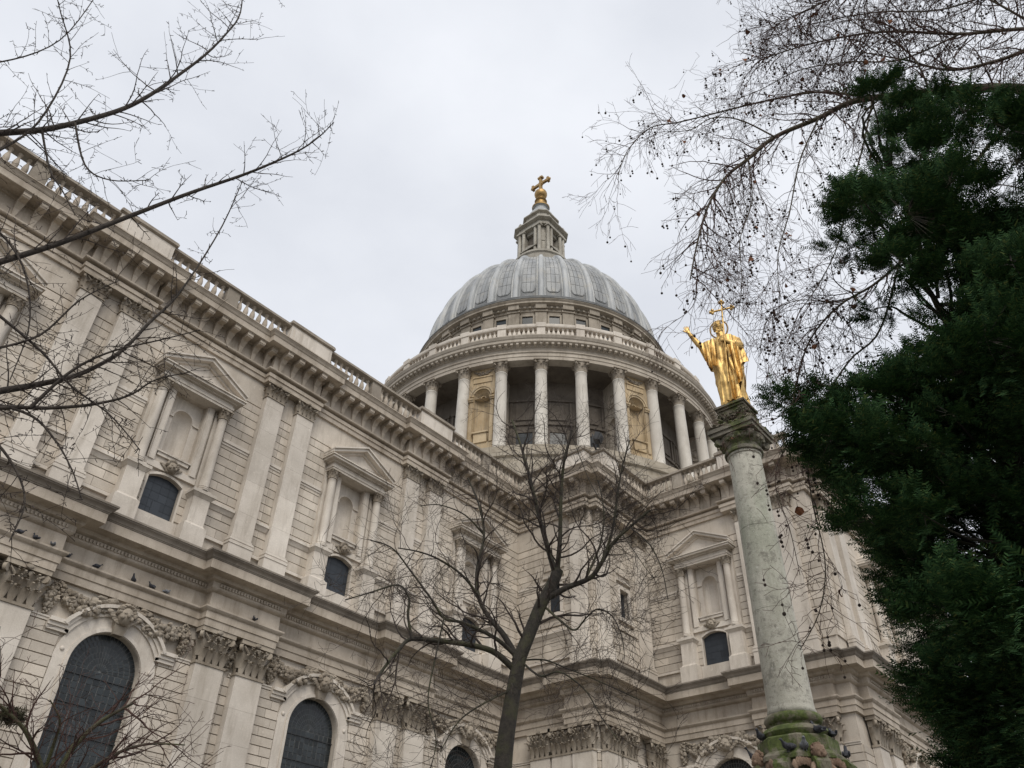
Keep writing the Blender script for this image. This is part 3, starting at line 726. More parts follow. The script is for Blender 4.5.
# ---- roof-line balustrade
def baluster_mb(h, r):
    m = MB(); pr = [(.75, 0), (.75, .08), (.55, .1), (.5, .16), (.62, .2), (.95, .33), (1.0, .42), (.85, .55), (.5, .72), (.42, .82), (.6, .85), (.45, .88), (.7, .92), (.75, .93), (.75, 1)]
    m.lathe([(r * a, h * b) for a, b in pr], 12); return m
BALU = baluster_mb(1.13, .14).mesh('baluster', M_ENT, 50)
BZ = 30.02
def run(F, u0, u1, d, die=True):
    """a run of balustrade along a wall frame; d = outer face"""
    mb = MB(); mb.blk(u0, u1, d - .5, d, BZ, BZ + .06)
    mb.frustum(u0, u1, d - .02, BZ + 1.192, BZ + 1.23, u0, u1, d + .06, d - .5); mb.blk(u0, u1, d - .56, d + .08, BZ + 1.232, BZ + 1.34); mb.blk(u0, u1, d - .52, d + .04, BZ + 1.342, BZ + 1.41)
    m = (u0 + u1) / 2; L = u1 - u0; halves = [(u0, m - .36), (m + .36, u1)] if die else [(u0, u1)]
    if die: mb.blk(m - .36, m + .36, d - .46, d - .02, BZ + .06, BZ + 1.192)
    root = part('balustrade', mb, M_COPE, cath, F)
    for a, b in halves:
        n = max(1, round((b - a) / .41))
        for i in range(n): link('baluster', BALU, root, F @ T(a + (b - a) * (i + .5) / n, -(d - .24), BZ + .06))
    return root
def pedestal(F, u0, u1, d, back=.9):
    mb = MB(); mb.blk(u0 - .05, u1 + .05, d - back, d + .05, BZ, BZ + .2); mb.blk(u0, u1, d - back, d, BZ + .202, BZ + 1.28)
    mb.blk(u0 + .2, u1 - .2, d, d + .04, BZ + .38, BZ + 1.12)
    p = part('balustrade_pedestal', mb, M_TRIM, cath, F); mb = MB()
    mb.frustum(u0, u1, d, BZ + 1.282, BZ + 1.35, u0 - .1, u1 + .1, d + .10, d - back); mb.blk(u0 - .12, u1 + .12, d - back - .04, d + .12, BZ + 1.352, BZ + 1.49); mb.blk(u0 - .08, u1 + .08, d - back, d + .08, BZ + 1.492, BZ + 1.57)
    part('coping', mb, M_COPE, p, F); return p
BD = .90
for i, c in enumerate(pairs):
    if c < -4: continue
    pedestal(F_CHOIR, c - 1.42, c + 1.42, BD + .12)
    if i + 1 < len(pairs): run(F_CHOIR, c + 1.42, pairs[i + 1] - 1.42, BD)
run(F_CHOIR, pairs[-1] + 1.42, XA - BD, BD)
run(F_A, .1, 4.0, BD, False); pedestal(F_A, 4.0, WY - YB + .5, BD + .12); pedestal(F_B, XA - .1, XA + 1.7, BD + PR + .02)
run(F_B, XA + 1.7, XT - .1, BD + PR, False)
run(F_T, WY - YB + PR + .2, WY - 19.1, BD, True); pedestal(F_T, WY - 19.1, WY - 15.2, BD + .12); run(F_T, WY - 15.2, WY - YE - .1, BD, False)
pedestal(F_E, XT + 1.2, XT + 4.6, BD + .12)
# low lead roofs behind the parapets
mb = MB(); mb.box(-14, XA + 30, WY - .1, WY + 14, 30.0, 30.14); mb.box(XA, XT + 1, YB - .3, WY, 30.0, 30.14); mb.box(XT - .1, XT + 30, YE, WY, 30.0, 30.14)
part('roof', mb, M_LEAD, cath)

# ------------------------------------------------------------------ dome
CX, CY = 63.17, 49.08
PHI0 = math.atan2(-CY, -CX)          # direction from the dome to the churchyard
FD = Matrix.Translation((CX, CY, 0)) @ Matrix.Rotation(PHI0, 4, 'Z')   # local +X faces the churchyard
def ring(prof, n=128): m = MB(); m.lathe(prof, n); return m
STEP = pi / 16
drum = part('drum', ring([(22.3, 29), (22.3, 36.5), (21.9, 36.9), (21.9, 38.5), (21.55, 38.6), (21.55, 39.2), (21.8, 39.3), (21.8, 39.6), (21.35, 39.7), (21.35, 40.1), (21.05, 40.2), (21.05, 40.55), (20.75, 40.6), (20.75, 41.0), (16.2, 41.02)]), M_STYLO, cath, FD, 30)
# inner wall with windows
mb = MB(); RI = 16.3
filled = [-16.875 + 45 * k for k in range(8)]
mb.lathe([(RI, 41), (RI, 51.3)], 128)
for k in range(32):
    a = STEP * (k + .5)
    if abs(a) > pi * .6 and a < pi * 1.4: continue
    deg = math.degrees(a)
    if min(abs((deg - f + 180) % 360 - 180) for f in filled) < 2: continue
    M = Matrix.Rotation(a, 4, 'Z') @ T(RI, 0, 0) @ Matrix.Rotation(pi / 2, 4, 'Z')
    b2 = MB()
    for q0, q1, z0, z1 in ((-1.05, -.8, 41.2, 45.2), (.8, 1.05, 41.2, 45.2), (-1.05, 1.05, 45.2, 45.5), (-1.5, 1.5, 46.1, 46.35), (-1.5, 1.5, 48.9, 49.15)): b2.blk(q0, q1, 0, .16, z0, z1)
    b2.blk(-1.4, -1.2, 0, .14, 46.5, 48.8); b2.blk(1.2, 1.4, 0, .14, 46.5, 48.8); b2.blk(-.85, .85, 0, .12, 46.7, 48.6)
    mb.join(b2, M)
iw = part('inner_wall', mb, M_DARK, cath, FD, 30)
mb = MB()
for k in range(-9, 10):
    a = STEP * (k + .5); deg = math.degrees(a)
    if min(abs((deg - f + 180) % 360 - 180) for f in filled) < 2: continue
    M = FD @ Matrix.Rotation(a, 4, 'Z') @ T(RI, 0, 0) @ Matrix.Rotation(pi / 2, 4, 'Z')
    pm = MB(); panes(pm, 0, .8, 41.2, 45.2, -.08, 4, 8); part('window_pane', pm, M_GLASS, iw, M, 0)
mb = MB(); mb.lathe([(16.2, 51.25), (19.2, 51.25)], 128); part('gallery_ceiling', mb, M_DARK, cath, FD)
# columns
DCOL = MB(); DCOL.lathe(col_profile(.6, 41.0, 50.05), 22); DCOL.box(-.82, .82, -.82, .82, 40.98, 41.16); DCOL = DCOL.mesh('column', M_DCOL, 50)
DCAP = round_capital(.54, 1.22).mesh('capital', M_CARVE, 50)
RC = 19.55
for k in range(-9, 10):
    M = FD @ Matrix.Rotation(STEP * k, 4, 'Z') @ T(RC, 0, 0)
    o = link('column', DCOL, cath, M); link('capital', DCAP, o, M @ T(0, 0, 50.05))
# filled bays with niches
for f in filled:
    a = RAD((f + 180) % 360 - 180)
    if abs(a) > RAD(100): continue
    Mf = Matrix.Rotation(a, 4, 'Z') @ T(RC * cos(STEP / 2), 0, 0) @ Matrix.Rotation(pi / 2, 4, 'Z'); M = FD @ Mf
    hb = 1.62; mb = MB(); d = -.12
    arch_wall(mb, -hb, hb, 41, 51.24, 0, .82, 42.6, 47.95, .82, d, .02, 16)
    niche(mb, 0, .82, 42.6, 47.95, d - .01, .7, 14)
    mb.blk(-hb, hb, d, d + .1, 41.02, 41.5)
    band(mb, 0, 47.95, .84, 1.02, d, d + .12, 0, pi, 18); band(mb, 0, 47.95, 1.022, 1.2, d, d + .2, 0, pi, 18)
    for s in (-1, 1):
        u0, u1 = sorted((s * .84, s * 1.34)); mb.blk(u0, u1, d, d + .22, 47.35, 47.5); mb.blk(u0, u1, d, d + .3, 47.502, 47.72)
        u0, u1 = sorted((s * .88, s * 1.2)); mb.blk(u0, u1, d, d + .1, 42.6, 47.34)
    mb.blk(-.8, .8, d - .05, d + .25, 43.6, 43.75); mb.blk(-.65, .65, d - .1, d + .12, 42.6, 43.59)
    mb.blk(-.95, .95, d, d + .08, 49.55, 50.15); mb.blk(-1.0, 1.0, d, d + .16, 50.152, 50.28)
    root = part('niche_bay', mb, M_OCHRE, cath, M)
    sh = MB(); niche(sh, 0, .78, 47.72, 47.95, d - .03, .60, 22, True); band(sh, 0, 47.95, .2, .3, d - .5, d - .35, 0, pi, 12); part('shell', sh, M_OCHRE, root, M, 20)
    rg = random.Random(int(f)); gm = MB(); swag(gm, (-.95, 51.0), (.95, 51.0), .42, .17, rg, 18); part('festoon', gm, M_CARVE, root, M @ T(0, -d + .08, 0), 60)
    # the two flank walls running back to the drum, with their own arch and roundel
    for s in (-1, 1):
        Ms = M @ Matrix.Translation((s * hb, 0, 0)) @ Matrix.Rotation(s * pi / 2, 4, 'Z')
        w = MB(); span = (0.1, 3.3) if s > 0 else (-3.3, -.1)
        c0 = (span[0] + span[1]) / 2
        arch_wall(w, span[0], span[1], 41, 51.24, c0, .75, 41.2, 45.9, .75, 0, .02, 14); niche(w, c0, .75, 41.2, 45.9, -.01, .5, 10)
        band(w, c0, 45.9, .77, 1.0, 0, .12, 0, pi, 14)
        for q in (-1, 1): u0, u1 = sorted((c0 + q * .77, c0 + q * 1.1)); w.blk(u0, u1, 0, .16, 45.5, 45.75)
        band(w, c0, 48.9, .62, .82, 0, .12, 0, 2 * pi, 20); w.blob((c0, -.02, 48.9), .4, None, 1, .3, 1, 10, 6)
        part('flank_wall', w, M_DRUM, root, Ms)
# peristyle entablature
mb = ring([(19.0, 51.24), (20.02, 51.24), (20.02, 51.62), (20.08, 51.64), (20.08, 52.0), (20.2, 52.08), (20.2, 52.16), (20.02, 52.18), (20.0, 52.72), (20.12, 52.76), (20.16, 52.98), (20.62, 53.02), (20.7, 53.04), (20.7, 53.34), (20.78, 53.38), (20.92, 53.62), (20.92, 53.7), (19.9, 53.8), (14.9, 53.82)])
n = 224
for i in range(n):
    a = 2 * pi * i / n
    if abs((a + pi) % (2 * pi) - pi) > RAD(110): continue
    mb.box(20.1, 20.58, -.13, .13, 52.78, 53.015, Matrix.Rotation(a, 4, 'Z'))
part('peristyle_entablature', mb, M_DRUM, cath, FD, 30)
# stone gallery balustrade
mb = ring([(19.55, 53.8), (20.1, 53.8), (20.1, 54.1), (19.55, 54.1)]); mb.join(ring([(19.5, 55.36), (20.08, 55.36), (20.14, 55.46), (20.14, 55.7), (20.06, 55.82), (19.52, 55.84), (19.5, 55.36)]), Matrix())
for k in range(-10, 11): mb.box(19.5, 20.12, -.42, .42, 54.1, 55.36, Matrix.Rotation(STEP * k, 4, 'Z')); mb.box(19.42, 20.2, -.48, .48, 55.34, 55.9, Matrix.Rotation(STEP * k, 4, 'Z'))
root = part('gallery_balustrade', mb, M_TRIM, cath, FD, 30)
GBAL = baluster_mb(1.26, .2).mesh('baluster', M_TRIM, 50); cnt = 0
for k in sorted(range(-8, 8), key=lambda q: abs(q + .5)):
    for i in range(6):
        if cnt < 96: link('baluster', GBAL, root, FD @ Matrix.Rotation(STEP * k + STEP * (.14 + .72 * (i + .5) / 6), 4, 'Z') @ T(19.82, 0, 54.1)); cnt += 1
# attic
RA = 14.85
mb = ring([(RA, 53.8), (RA, 56.2), (RA + .15, 56.3), (RA, 56.4), (RA, 62.2), (RA + .12, 62.25), (RA + .12, 62.5), (RA + .3, 62.62), (RA + .3, 62.8), (RA + .75, 62.98), (RA + .8, 63.0), (RA + .8, 63.2), (RA + .95, 63.4), (RA + .95, 63.48), (RA + .3, 63.6)])
for k in range(32):
    R_ = Matrix.Rotation(STEP * k, 4, 'Z'); a = (STEP * k + pi) % (2 * pi) - pi
    if abs(a) > RAD(105): continue
    mb.box(RA - .2, RA + .32, -.62, .62, 56.4, 62.0, R_); mb.box(RA - .2, RA + .44, -.72, .72, 62.0, 62.24, R_); mb.box(RA, RA + .62, -.6, .6, 62.3, 62.98, R_)
    R2 = Matrix.Rotation(STEP * (k + .5), 4, 'Z')
    for y0, y1, z0, z1 in ((-.78, -.58, 59.6, 61.5), (.58, .78, 59.6, 61.5), (-.78, .78, 61.502, 61.7), (-.85, .85, 59.35, 59.59)): mb.box(RA - .1, RA + .2, y0, y1, z0, z1, R2)
    mb.box(RA - .1, RA + .1, -.55, .55, 57.0, 59.2, R2)
for i in range(160): 
    a = 2 * pi * i / 160
    if abs((a + pi) % (2 * pi) - pi) < RAD(105): mb.box(RA + .2, RA + .42, -.13, .13, 62.52, 62.78, Matrix.Rotation(a, 4, 'Z'))
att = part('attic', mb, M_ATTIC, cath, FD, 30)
for k in range(-8, 8):
    pm = MB(); pm.box(-.57, .57, -.06, .02, 59.6, 61.5)
    part('window_pane', pm, M_GLASS, att, FD @ Matrix.Rotation(STEP * (k + .5), 4, 'Z') @ T(RA, 0, 0) @ Matrix.Rotation(pi / 2, 4, 'Z'), 0)
# lead dome: shell of revolution, ribs, and lead panels
DA, DB, DZ = 14.55, 15.9, 64.5
def dpt(t, off=0): return (DA * cos(t) + off * cos(t), DZ + DB * sin(t) + off * sin(t))
tmax = 1.36
mb = MB(); mb.lathe([(RA + .2, 63.55), (RA + 1.0, 63.5), (RA + 1.03, 63.62), (RA + .7, 63.74), (RA + .42, 63.8), (RA + .40, 64.0), (RA + .55, 64.06), (RA + .60, 64.2), (RA + .5, 64.34), (RA + .25, 64.4), (RA + .1, 64.55)] + [dpt(tmax * i / 22) for i in range(23)], 128)
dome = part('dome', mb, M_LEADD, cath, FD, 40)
rib = MB(); nn = 20; rows = []
HWR = .55
sec = [(-1, 0), (-1, .10), (-.9, .16), (-.76, .14), (-.62, .10), (-.56, .26), (-.42, .36), (-.2, .40), (.2, .40), (.42, .36), (.56, .26), (.62, .10), (.76, .14), (.9, .16), (1, .10), (1, 0)]
def rib_hw(r): return HWR * (.30 + .70 * r / DA)
for i in range(nn + 1):
    t = .005 + (tmax - .01) * i / nn; r, z = dpt(t)
    row = []
    for y_, h in sec:
        h2 = h * (.6 + .4 * r / DA) * 1.1; row.append(Vector((r + h2 * cos(t), y_ * rib_hw(r), z + h2 * sin(t))))
    rows.append(row)
m_ = len(sec); rib.add([v for r in rows for v in r], [(i * m_ + j, i * m_ + j + 1, (i + 1) * m_ + j + 1, (i + 1) * m_ + j) for i in range(nn) for j in range(m_ - 1)] + [tuple(range(m_))])
RIB = rib.mesh('rib', M_LEAD, 40)
pan = MB(); T0, T1 = .075, 1.24
def half_angle(t, k=1):
    r, z = dpt(t); f = (STEP * r - 2 * rib_hw(r)) / r * .5 * .93 * k
    if t < T0 + .07: f *= sqrt(max(0, 1 - ((T0 + .07 - t) / .07) ** 2)) * .5 + .5 if t > T0 else .5
    return f
tb = [T0 + (T1 - T0) * i / 11 for i in range(12)]
for j in range(11):
    t0, t1 = tb[j] + .0018, tb[j + 1] - .0018; sub = 8 if j == 0 else 4
    for col in range(3):
        grid = []
        for i in range(sub + 1):
            t = t0 + (t1 - t0) * i / sub; r, z = dpt(t, .07); full = half_angle(t, .97)
            for e in (-1 + 2 * col / 3, -1 + 2 * (col + 1) / 3):
                s_ = (.022 if e < (-1 + (2 * col + 1) / 3) else -.022); aa = full * e + s_ / r
                grid.append(Vector((r * cos(aa), r * sin(aa), z)))
        pan.add(grid, [(2 * i, 2 * i + 1, 2 * i + 3, 2 * i + 2) for i in range(sub)])
loop = []
for sgn in (-1, 1):
    seq = []
    for i in range(40):
        t = T0 - .004 + (T1 + .004 - T0) * (i / 39) ** 1.6; r, z = dpt(t, .05); full = half_angle(t, 1.03)
        seq.append(Vector((r * cos(full * sgn), r * sin(full * sgn), z)))
    loop.append(seq)
roll = MB(); roll.tube(loop[0][::-1] + loop[1], [.035] * 80, 5); ROLL = roll.mesh('panel_roll', M_LEAD, 40)
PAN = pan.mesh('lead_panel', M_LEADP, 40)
for k in range(-10, 11):
    link('rib', RIB, dome, FD @ Matrix.Rotation(STEP * k, 4, 'Z'))
for k in range(-10, 10):
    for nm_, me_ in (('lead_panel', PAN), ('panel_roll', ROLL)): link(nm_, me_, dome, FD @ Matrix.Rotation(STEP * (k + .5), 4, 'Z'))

# ---- lantern (square to the church)
FL = Matrix.Translation((CX, CY, 0))
def octa(a, ch): return [(-a, -a + ch), (-a, a - ch), (-a + ch, a), (a - ch, a), (a, a - ch), (a, -a + ch), (a - ch, -a), (-a + ch, -a)][::-1]
def slab(mb, a, ch, z0, z1, a2=None, ch2=None):
    p, q = octa(a, ch), octa(a2 or a, ch2 or ch); n = 8
    mb.add([Vector((x, y, z0)) for x, y in p] + [Vector((x, y, z1)) for x, y in q], [tuple(range(n)), tuple(range(2 * n - 1, n - 1, -1))] + [(i, i + n, (i + 1) % n + n, (i + 1) % n) for i in range(n)])
mb = MB()
mb.lathe([(4.4, 79.4), (4.4, 80.4), (4.1, 80.6), (3.9, 81.2), (3.9, 83.6), (4.1, 83.8), (4.1, 84.1), (3.4, 84.2)], 32)
slab(mb, 2.75, .85, 83.2, 84.5); slab(mb, 2.95, .95, 84.5, 84.7)

for rz in range(4):
    R_ = Matrix.Rotation(rz * pi / 2, 4, 'Z'); b2 = MB()
    for s in (-1, 1): b2.box(1.5, 2.3, s * 1.4 - .42, s * 1.4 + .42, 84.7, 90.2)
    b2.box(1.9, 2.0, -.9, .9, 85.86, 86.3)
    b2.box(1.8, 2.2, -.85, .85, 89.55, 90.2)
    # small gable at the foot
    b2.add([Vector((2.96, -1.5, 85.9)), Vector((2.96, 1.5, 85.9)), Vector((2.96, 0, 86.5)), Vector((2.5, -1.5, 85.9)), Vector((2.5, 1.5, 85.9)), Vector((2.5, 0, 86.5))], [(0, 1, 2), (5, 4, 3), (0, 2, 5, 3), (1, 4, 5, 2)])
    mb.join(b2, R_)
    R4 = Matrix.Rotation(rz * pi / 2 + pi / 4, 4, 'Z'); b2 = MB(); b2.box(1.9, 2.75, -.55, .55, 84.7, 90.2); b2.box(2.7, 2.84, -.3, .3, 87.2, 88.9); mb.join(b2, R4)
slab(mb, 2.85, .95, 90.2, 90.55); slab(mb, 2.8, .95, 90.552, 90.9); slab(mb, 2.9, .95, 90.902, 91.1, 3.3, 1.1); slab(mb, 3.3, 1.1, 91.102, 91.3)
slab(mb, 1.95, .75, 91.3, 93.7); slab(mb, 1.95, .75, 93.702, 93.9, 2.3, .9); slab(mb, 2.3, .9, 93.902, 94.1)
lan = part('lantern', mb, M_LANT, cath, FL, 30)
mb = MB(); slab(mb, 1.75, .6, 84.7, 90.2); part('core', mb, M_DARK, lan, FL, 30)  # dark core paints in the shade of the openings between the columns
LC = MB(); LC.lathe(col_profile(.26, 84.7, 89.9), 14); LC.box(-.36, .36, -.36, .36, 89.9, 90.2); LC = LC.mesh('column', M_LANT, 50)
URN = MB(); URN.lathe([(.2, 0), (.16, .12), (.1, .2), (.3, .5), (.3, .62), (.12, .75), (.16, .95), (.02, 1.1)], 10); URN = URN.mesh('urn', M_LANT, 50)
for rz in range(4):
    R_ = Matrix.Rotation(rz * pi / 2, 4, 'Z')
    for y_ in (-1.75, -1.05, 1.05, 1.75): link('column', LC, lan, FL @ R_ @ T(2.62, y_, 0))
    for y_ in (-1.6, 1.6): link('urn', URN, lan, FL @ R_ @ T(2.75, y_, 91.3))
mb = MB(); mb.lathe([(2.05, 94.08), (2.05, 94.35), (1.95, 94.9), (1.65, 95.5), (1.25, 95.95), (1.25, 96.1), (1.0, 96.3), (1.0, 97.0), (1.25, 97.1), (1.15, 97.3), (.6, 97.6)], 24)
part('cupola', mb, M_LEAD, lan, FL, 40)
mb = MB(); mb.lathe([(1.3, 97.1), (1.35, 97.3), (.95, 97.6), (.72, 98.1), (.72, 98.6), (.95, 98.8), (.6, 99.1), (.5, 99.5), (.62, 99.7)] + [(.98 * cos(t), 100.5 + .98 * sin(t)) for t in [-.9 + .2 * i for i in range(12)]] + [(.3, 101.5), (.22, 101.9), (0.02, 101.95)], 24)
fin = part('cross_finial', mb, M_GOLD_OLD, cath, FL, 40)
mb = MB()
mb.box(-.2, .2, -.2, .2, 101.7, 104.5); mb.box(-.18, .18, -1.45, 1.45, 102.85, 103.3)
for y_, z_ in ((-1.45, 103.07), (1.45, 103.07), (0, 104.5)):
    mb.box(-.26, .26, y_ - (.18 if y_ else .45), y_ + (.18 if y_ else .45), z_ - (.45 if y_ else .16), z_ + (.45 if y_ else .16)); mb.blob((0, y_ * 1.12, z_ + (.0 if y_ else .22)), .3, None, .8, 1, 1, 8, 6)
for a in range(4): mb.blob((0, .42 * cos(pi / 4 + a * pi / 2), 103.07 + .42 * sin(pi / 4 + a * pi / 2)), .22, None, .7, 1, 1, 8, 6)
part('cross', mb, M_GOLD_OLD, fin, FL, 40)

# transept end wall: window bay beyond the corner
arched_window(F_E, 54.0, 71); aedicule(F_E, 54.0, 41)

# ------------------------------------------------------------------ floodlight on the bastion corner
fx = thing('floodlight', (XA - .55, YB - 1.05, BZ + 1.57), 'black floodlight fixed on the parapet corner below the drum columns', 'floodlight', rz=RAD(200))
Wf = WM[fx]
mb = MB(); mb.box(-.35, .35, -.16, .16, .42, .98); mb.frustum(-.28, .28, 0, .45, .95, -.28, .28, .0); 
for k in range(5): mb.box(-.3 + k * .14, -.26 + k * .14, .16, .28, .45, .95)
part('housing', mb, M_BLACK, fx, Wf @ Matrix.Rotation(RAD(-20), 4, 'X'))
mb = MB(); mb.box(-.3, .3, -.18, -.162, .47, .93); part('lamp_glass', mb, M_LENS, fx, Wf @ Matrix.Rotation(RAD(-20), 4, 'X'))
mb = MB(); mb.box(-.42, -.38, -.04, .04, 0, .75); mb.box(.38, .42, -.04, .04, 0, .75); mb.box(-.42, .42, -.06, .06, 0, .05); part('bracket', mb, M_BLACK, fx, Wf)

# ------------------------------------------------------------------ monument column and statue
SX, SY = 15.36, 6.03
mon = thing('monument_column', (SX, SY, 0), 'tall lichened stone column on a mossy base with carved cherubs, holding up the gilded figure', 'column monument')
Wm = WM[mon]
mb = MB(); pr = [(.40, 6.02), (.445, 6.06), (.445, 6.12), (.43, 6.16)]
for i in range(13):
    t = i / 12; pr.append((.425 - .066 * t, 6.2 + 5.5 * t))
    if i in (4, 8): pr += [(.425 - .066 * t - .006, 6.2 + 5.5 * t + .004), (.425 - .066 * t - .006, 6.2 + 5.5 * t + .010), (.425 - .066 * t, 6.2 + 5.5 * t + .014)]
mb.lathe(pr + [(.385, 11.72), (.385, 11.78), (.36, 11.8)], 40)
part('shaft', mb, M_SHAFT, mon, Wm, 50)
mb = MB(); mb.lathe([(.37, 11.76), (.43, 11.78), (.44, 11.83), (.42, 11.87), (.375, 11.9), (.375, 11.98), (.42, 12.02), (.49, 12.1), (.52, 12.16), (.5, 12.2)], 36)
mb.box(-.53, .53, -.53, .53, 12.2, 12.30); mb.box(-.565, .565, -.565, .565, 12.302, 12.40)
for k in range(20):
    a = 2 * pi * k / 20; mb.blob((.47 * cos(a), .47 * sin(a), 12.10), .055, None, 1, 1, 1.2, 6, 4)
for sx in (-1, 1):
    for sy in (-1, 1): volute(mb, Vector((sx * .40, sy * .40, 12.09)), .085, Vector((sx, -sy, 0)).normalized(), .12)
part('capital', mb, M_CAPST, mon, Wm, 40)
rng = random.Random(4)
mb = MB(); mb.box(-.46, .46, -.46, .46, 12.402, 12.45); mb.box(-.38, .38, -.38, .38, 12.452, 12.56)
for k in range(260):
    s4 = k % 4; u = rng.uniform(-.48, .48); v_ = rng.uniform(.36, .50); p = [(u, -v_), (u, v_), (-v_, u), (v_, u)][s4]; mb.blob((p[0], p[1], 12.42 + abs(rng.gauss(0, .05))), rng.uniform(.03, .07), rng, 1.3, 1.3, .7, 6, 4, .35)
part('moss_ledge', mb, M_CAPMOSS, mon, Wm, 60)
mb = MB()
mb.box(-.30, .30, -.30, .30, 12.56, 12.98); mb.box(-.34, .34, -.34, .34, 12.982, 13.04); mb.box(-.385, .385, -.385, .385, 13.042, 13.10)
for q in range(4):
    b2 = MB(); r2 = random.Random(q); swag(b2, (-.27, 12.92), (.27, 12.92), .2, .075, r2, 14); drop(b2, -.29, 12.95, 12.6, .06, r2); mb.join(b2, Matrix.Rotation(q * pi / 2, 4, 'Z') @ T(0, -.24, 0))
part('statue_pedestal', mb, M_CAPMOSS, mon, Wm, 50)
mb = MB(); mb.lathe([(.44, 6.05), (.5, 6.03), (.53, 5.96), (.5, 5.89), (.45, 5.87), (.44, 5.83), (.50, 5.81), (.58, 5.77), (.615, 5.70), (.58, 5.63), (.54, 5.6)], 40)
part('base_torus', mb, M_MOSS, mon, Wm, 50)
mb = MB(); n = 8
def octp(r, z): return [Vector((r * cos(pi / 8 + pi / 4 * i), r * sin(pi / 8 + pi / 4 * i), z)) for i in range(8)]
levels = [(.68, 5.60), (.71, 5.57), (.72, 5.34), (.78, 5.30), (.83, 5.25), (.83, 5.18), (.66, 5.12), (.66, 4.4), (.9, 4.3), (1.15, 4.2), (1.15, 3.9), (1.0, 3.8), (1.0, 1.4), (1.3, 1.2), (1.4, .9), (2.2, .88), (2.2, .45), (3.0, .44), (3.0, 0)]
vs = [v for r, z in levels for v in octp(r, z)]
mb.add(vs, [tuple(range(7, -1, -1))][:0] + [(j * 8 + i, (j + 1) * 8 + i, (j + 1) * 8 + (i + 1) % 8, j * 8 + (i + 1) % 8) for j in range(len(levels) - 1) for i in range(8)] + [tuple(range(8))])
for i in range(8):
    a = pi / 4 * i; o = Vector((cos(a), sin(a), 0))
    volute(mb, o * .78 + Vector((0, 0, 5.02)), .17, o.cross(Vector((0, 0, 1))), .26); volute(mb, o * .98 + Vector((0, 0, 4.62)), .13, o.cross(Vector((0, 0, 1))), .24)
    mb.tube([o * .74 + Vector((0, 0, 5.18)), o * .9 + Vector((0, 0, 5.05)), o * .9 + Vector((0, 0, 4.85)), o * 1.06 + Vector((0, 0, 4.62)), o * .8 + Vector((0, 0, 4.4))], [.07] * 5, 6)
part('plinth', mb, M_MOSS, mon, Wm, 30)
def putto(ang):
    mb = MB(); rg = random.Random(int(ang * 10)); mb.blob((0, 0, .62), .165, rg, .95, 1, 1.1, 14, 10, .02)
    mb.blob((0, -.155, .59), .03, rg, .8, 1, 1.2, 7, 5)
    for sx in (-1, 1):
        mb.blob((sx * .06, -.12, .555), .055, rg, 1, .8, 1, 7, 5); mb.blob((sx * .055, -.145, .655), .022, rg, 1.4, .6, .8, 6, 4); mb.blob((sx * .165, 0, .61), .035, rg, .5, .9, 1.3, 6, 4)
        pts = [Vector((sx * .16, -.02, .36)), Vector((sx * .26, -.12, .22)), Vector((sx * .2, -.26, .12))]; mb.tube(pts, [.075, .06, .05], 8); mb.blob((sx * .2, -.28, .1), .055, rg)
        for k in range(6): mb.blob((sx * (.2 + .07 * k), .08, .42 + .05 * k - .012 * k * k), .085, rg, .8, .4, 1.3, 6, 4, .15)
    for k in range(26):
        a, e = rg.uniform(0, 2 * pi), rg.uniform(.25, 1.4); mb.blob((.16 * cos(a) * cos(e), .02 + .15 * sin(a) * cos(e) if sin(a) > -.3 else .0, .64 + .17 * sin(e)), .042, rg, 1, 1, 1, 6, 4, .2)
    mb.lathe([(.02, -.1), (.14, -.02), (.19, .12), (.17, .28), (.15, .38), (.07, .45), (.07, .52)], 14)
    return mb
view = math.atan2(-SY, -SX)
for da in (-62, 24, 118, 205):
    a = view + RAD(da)
    part('cherub', putto(a), M_PUTTO, mon, Wm @ T(.80 * cos(a), .80 * sin(a), 4.76) @ Matrix.Rotation(a + pi / 2, 4, 'Z') @ Matrix.Scale(.78, 4), 60)

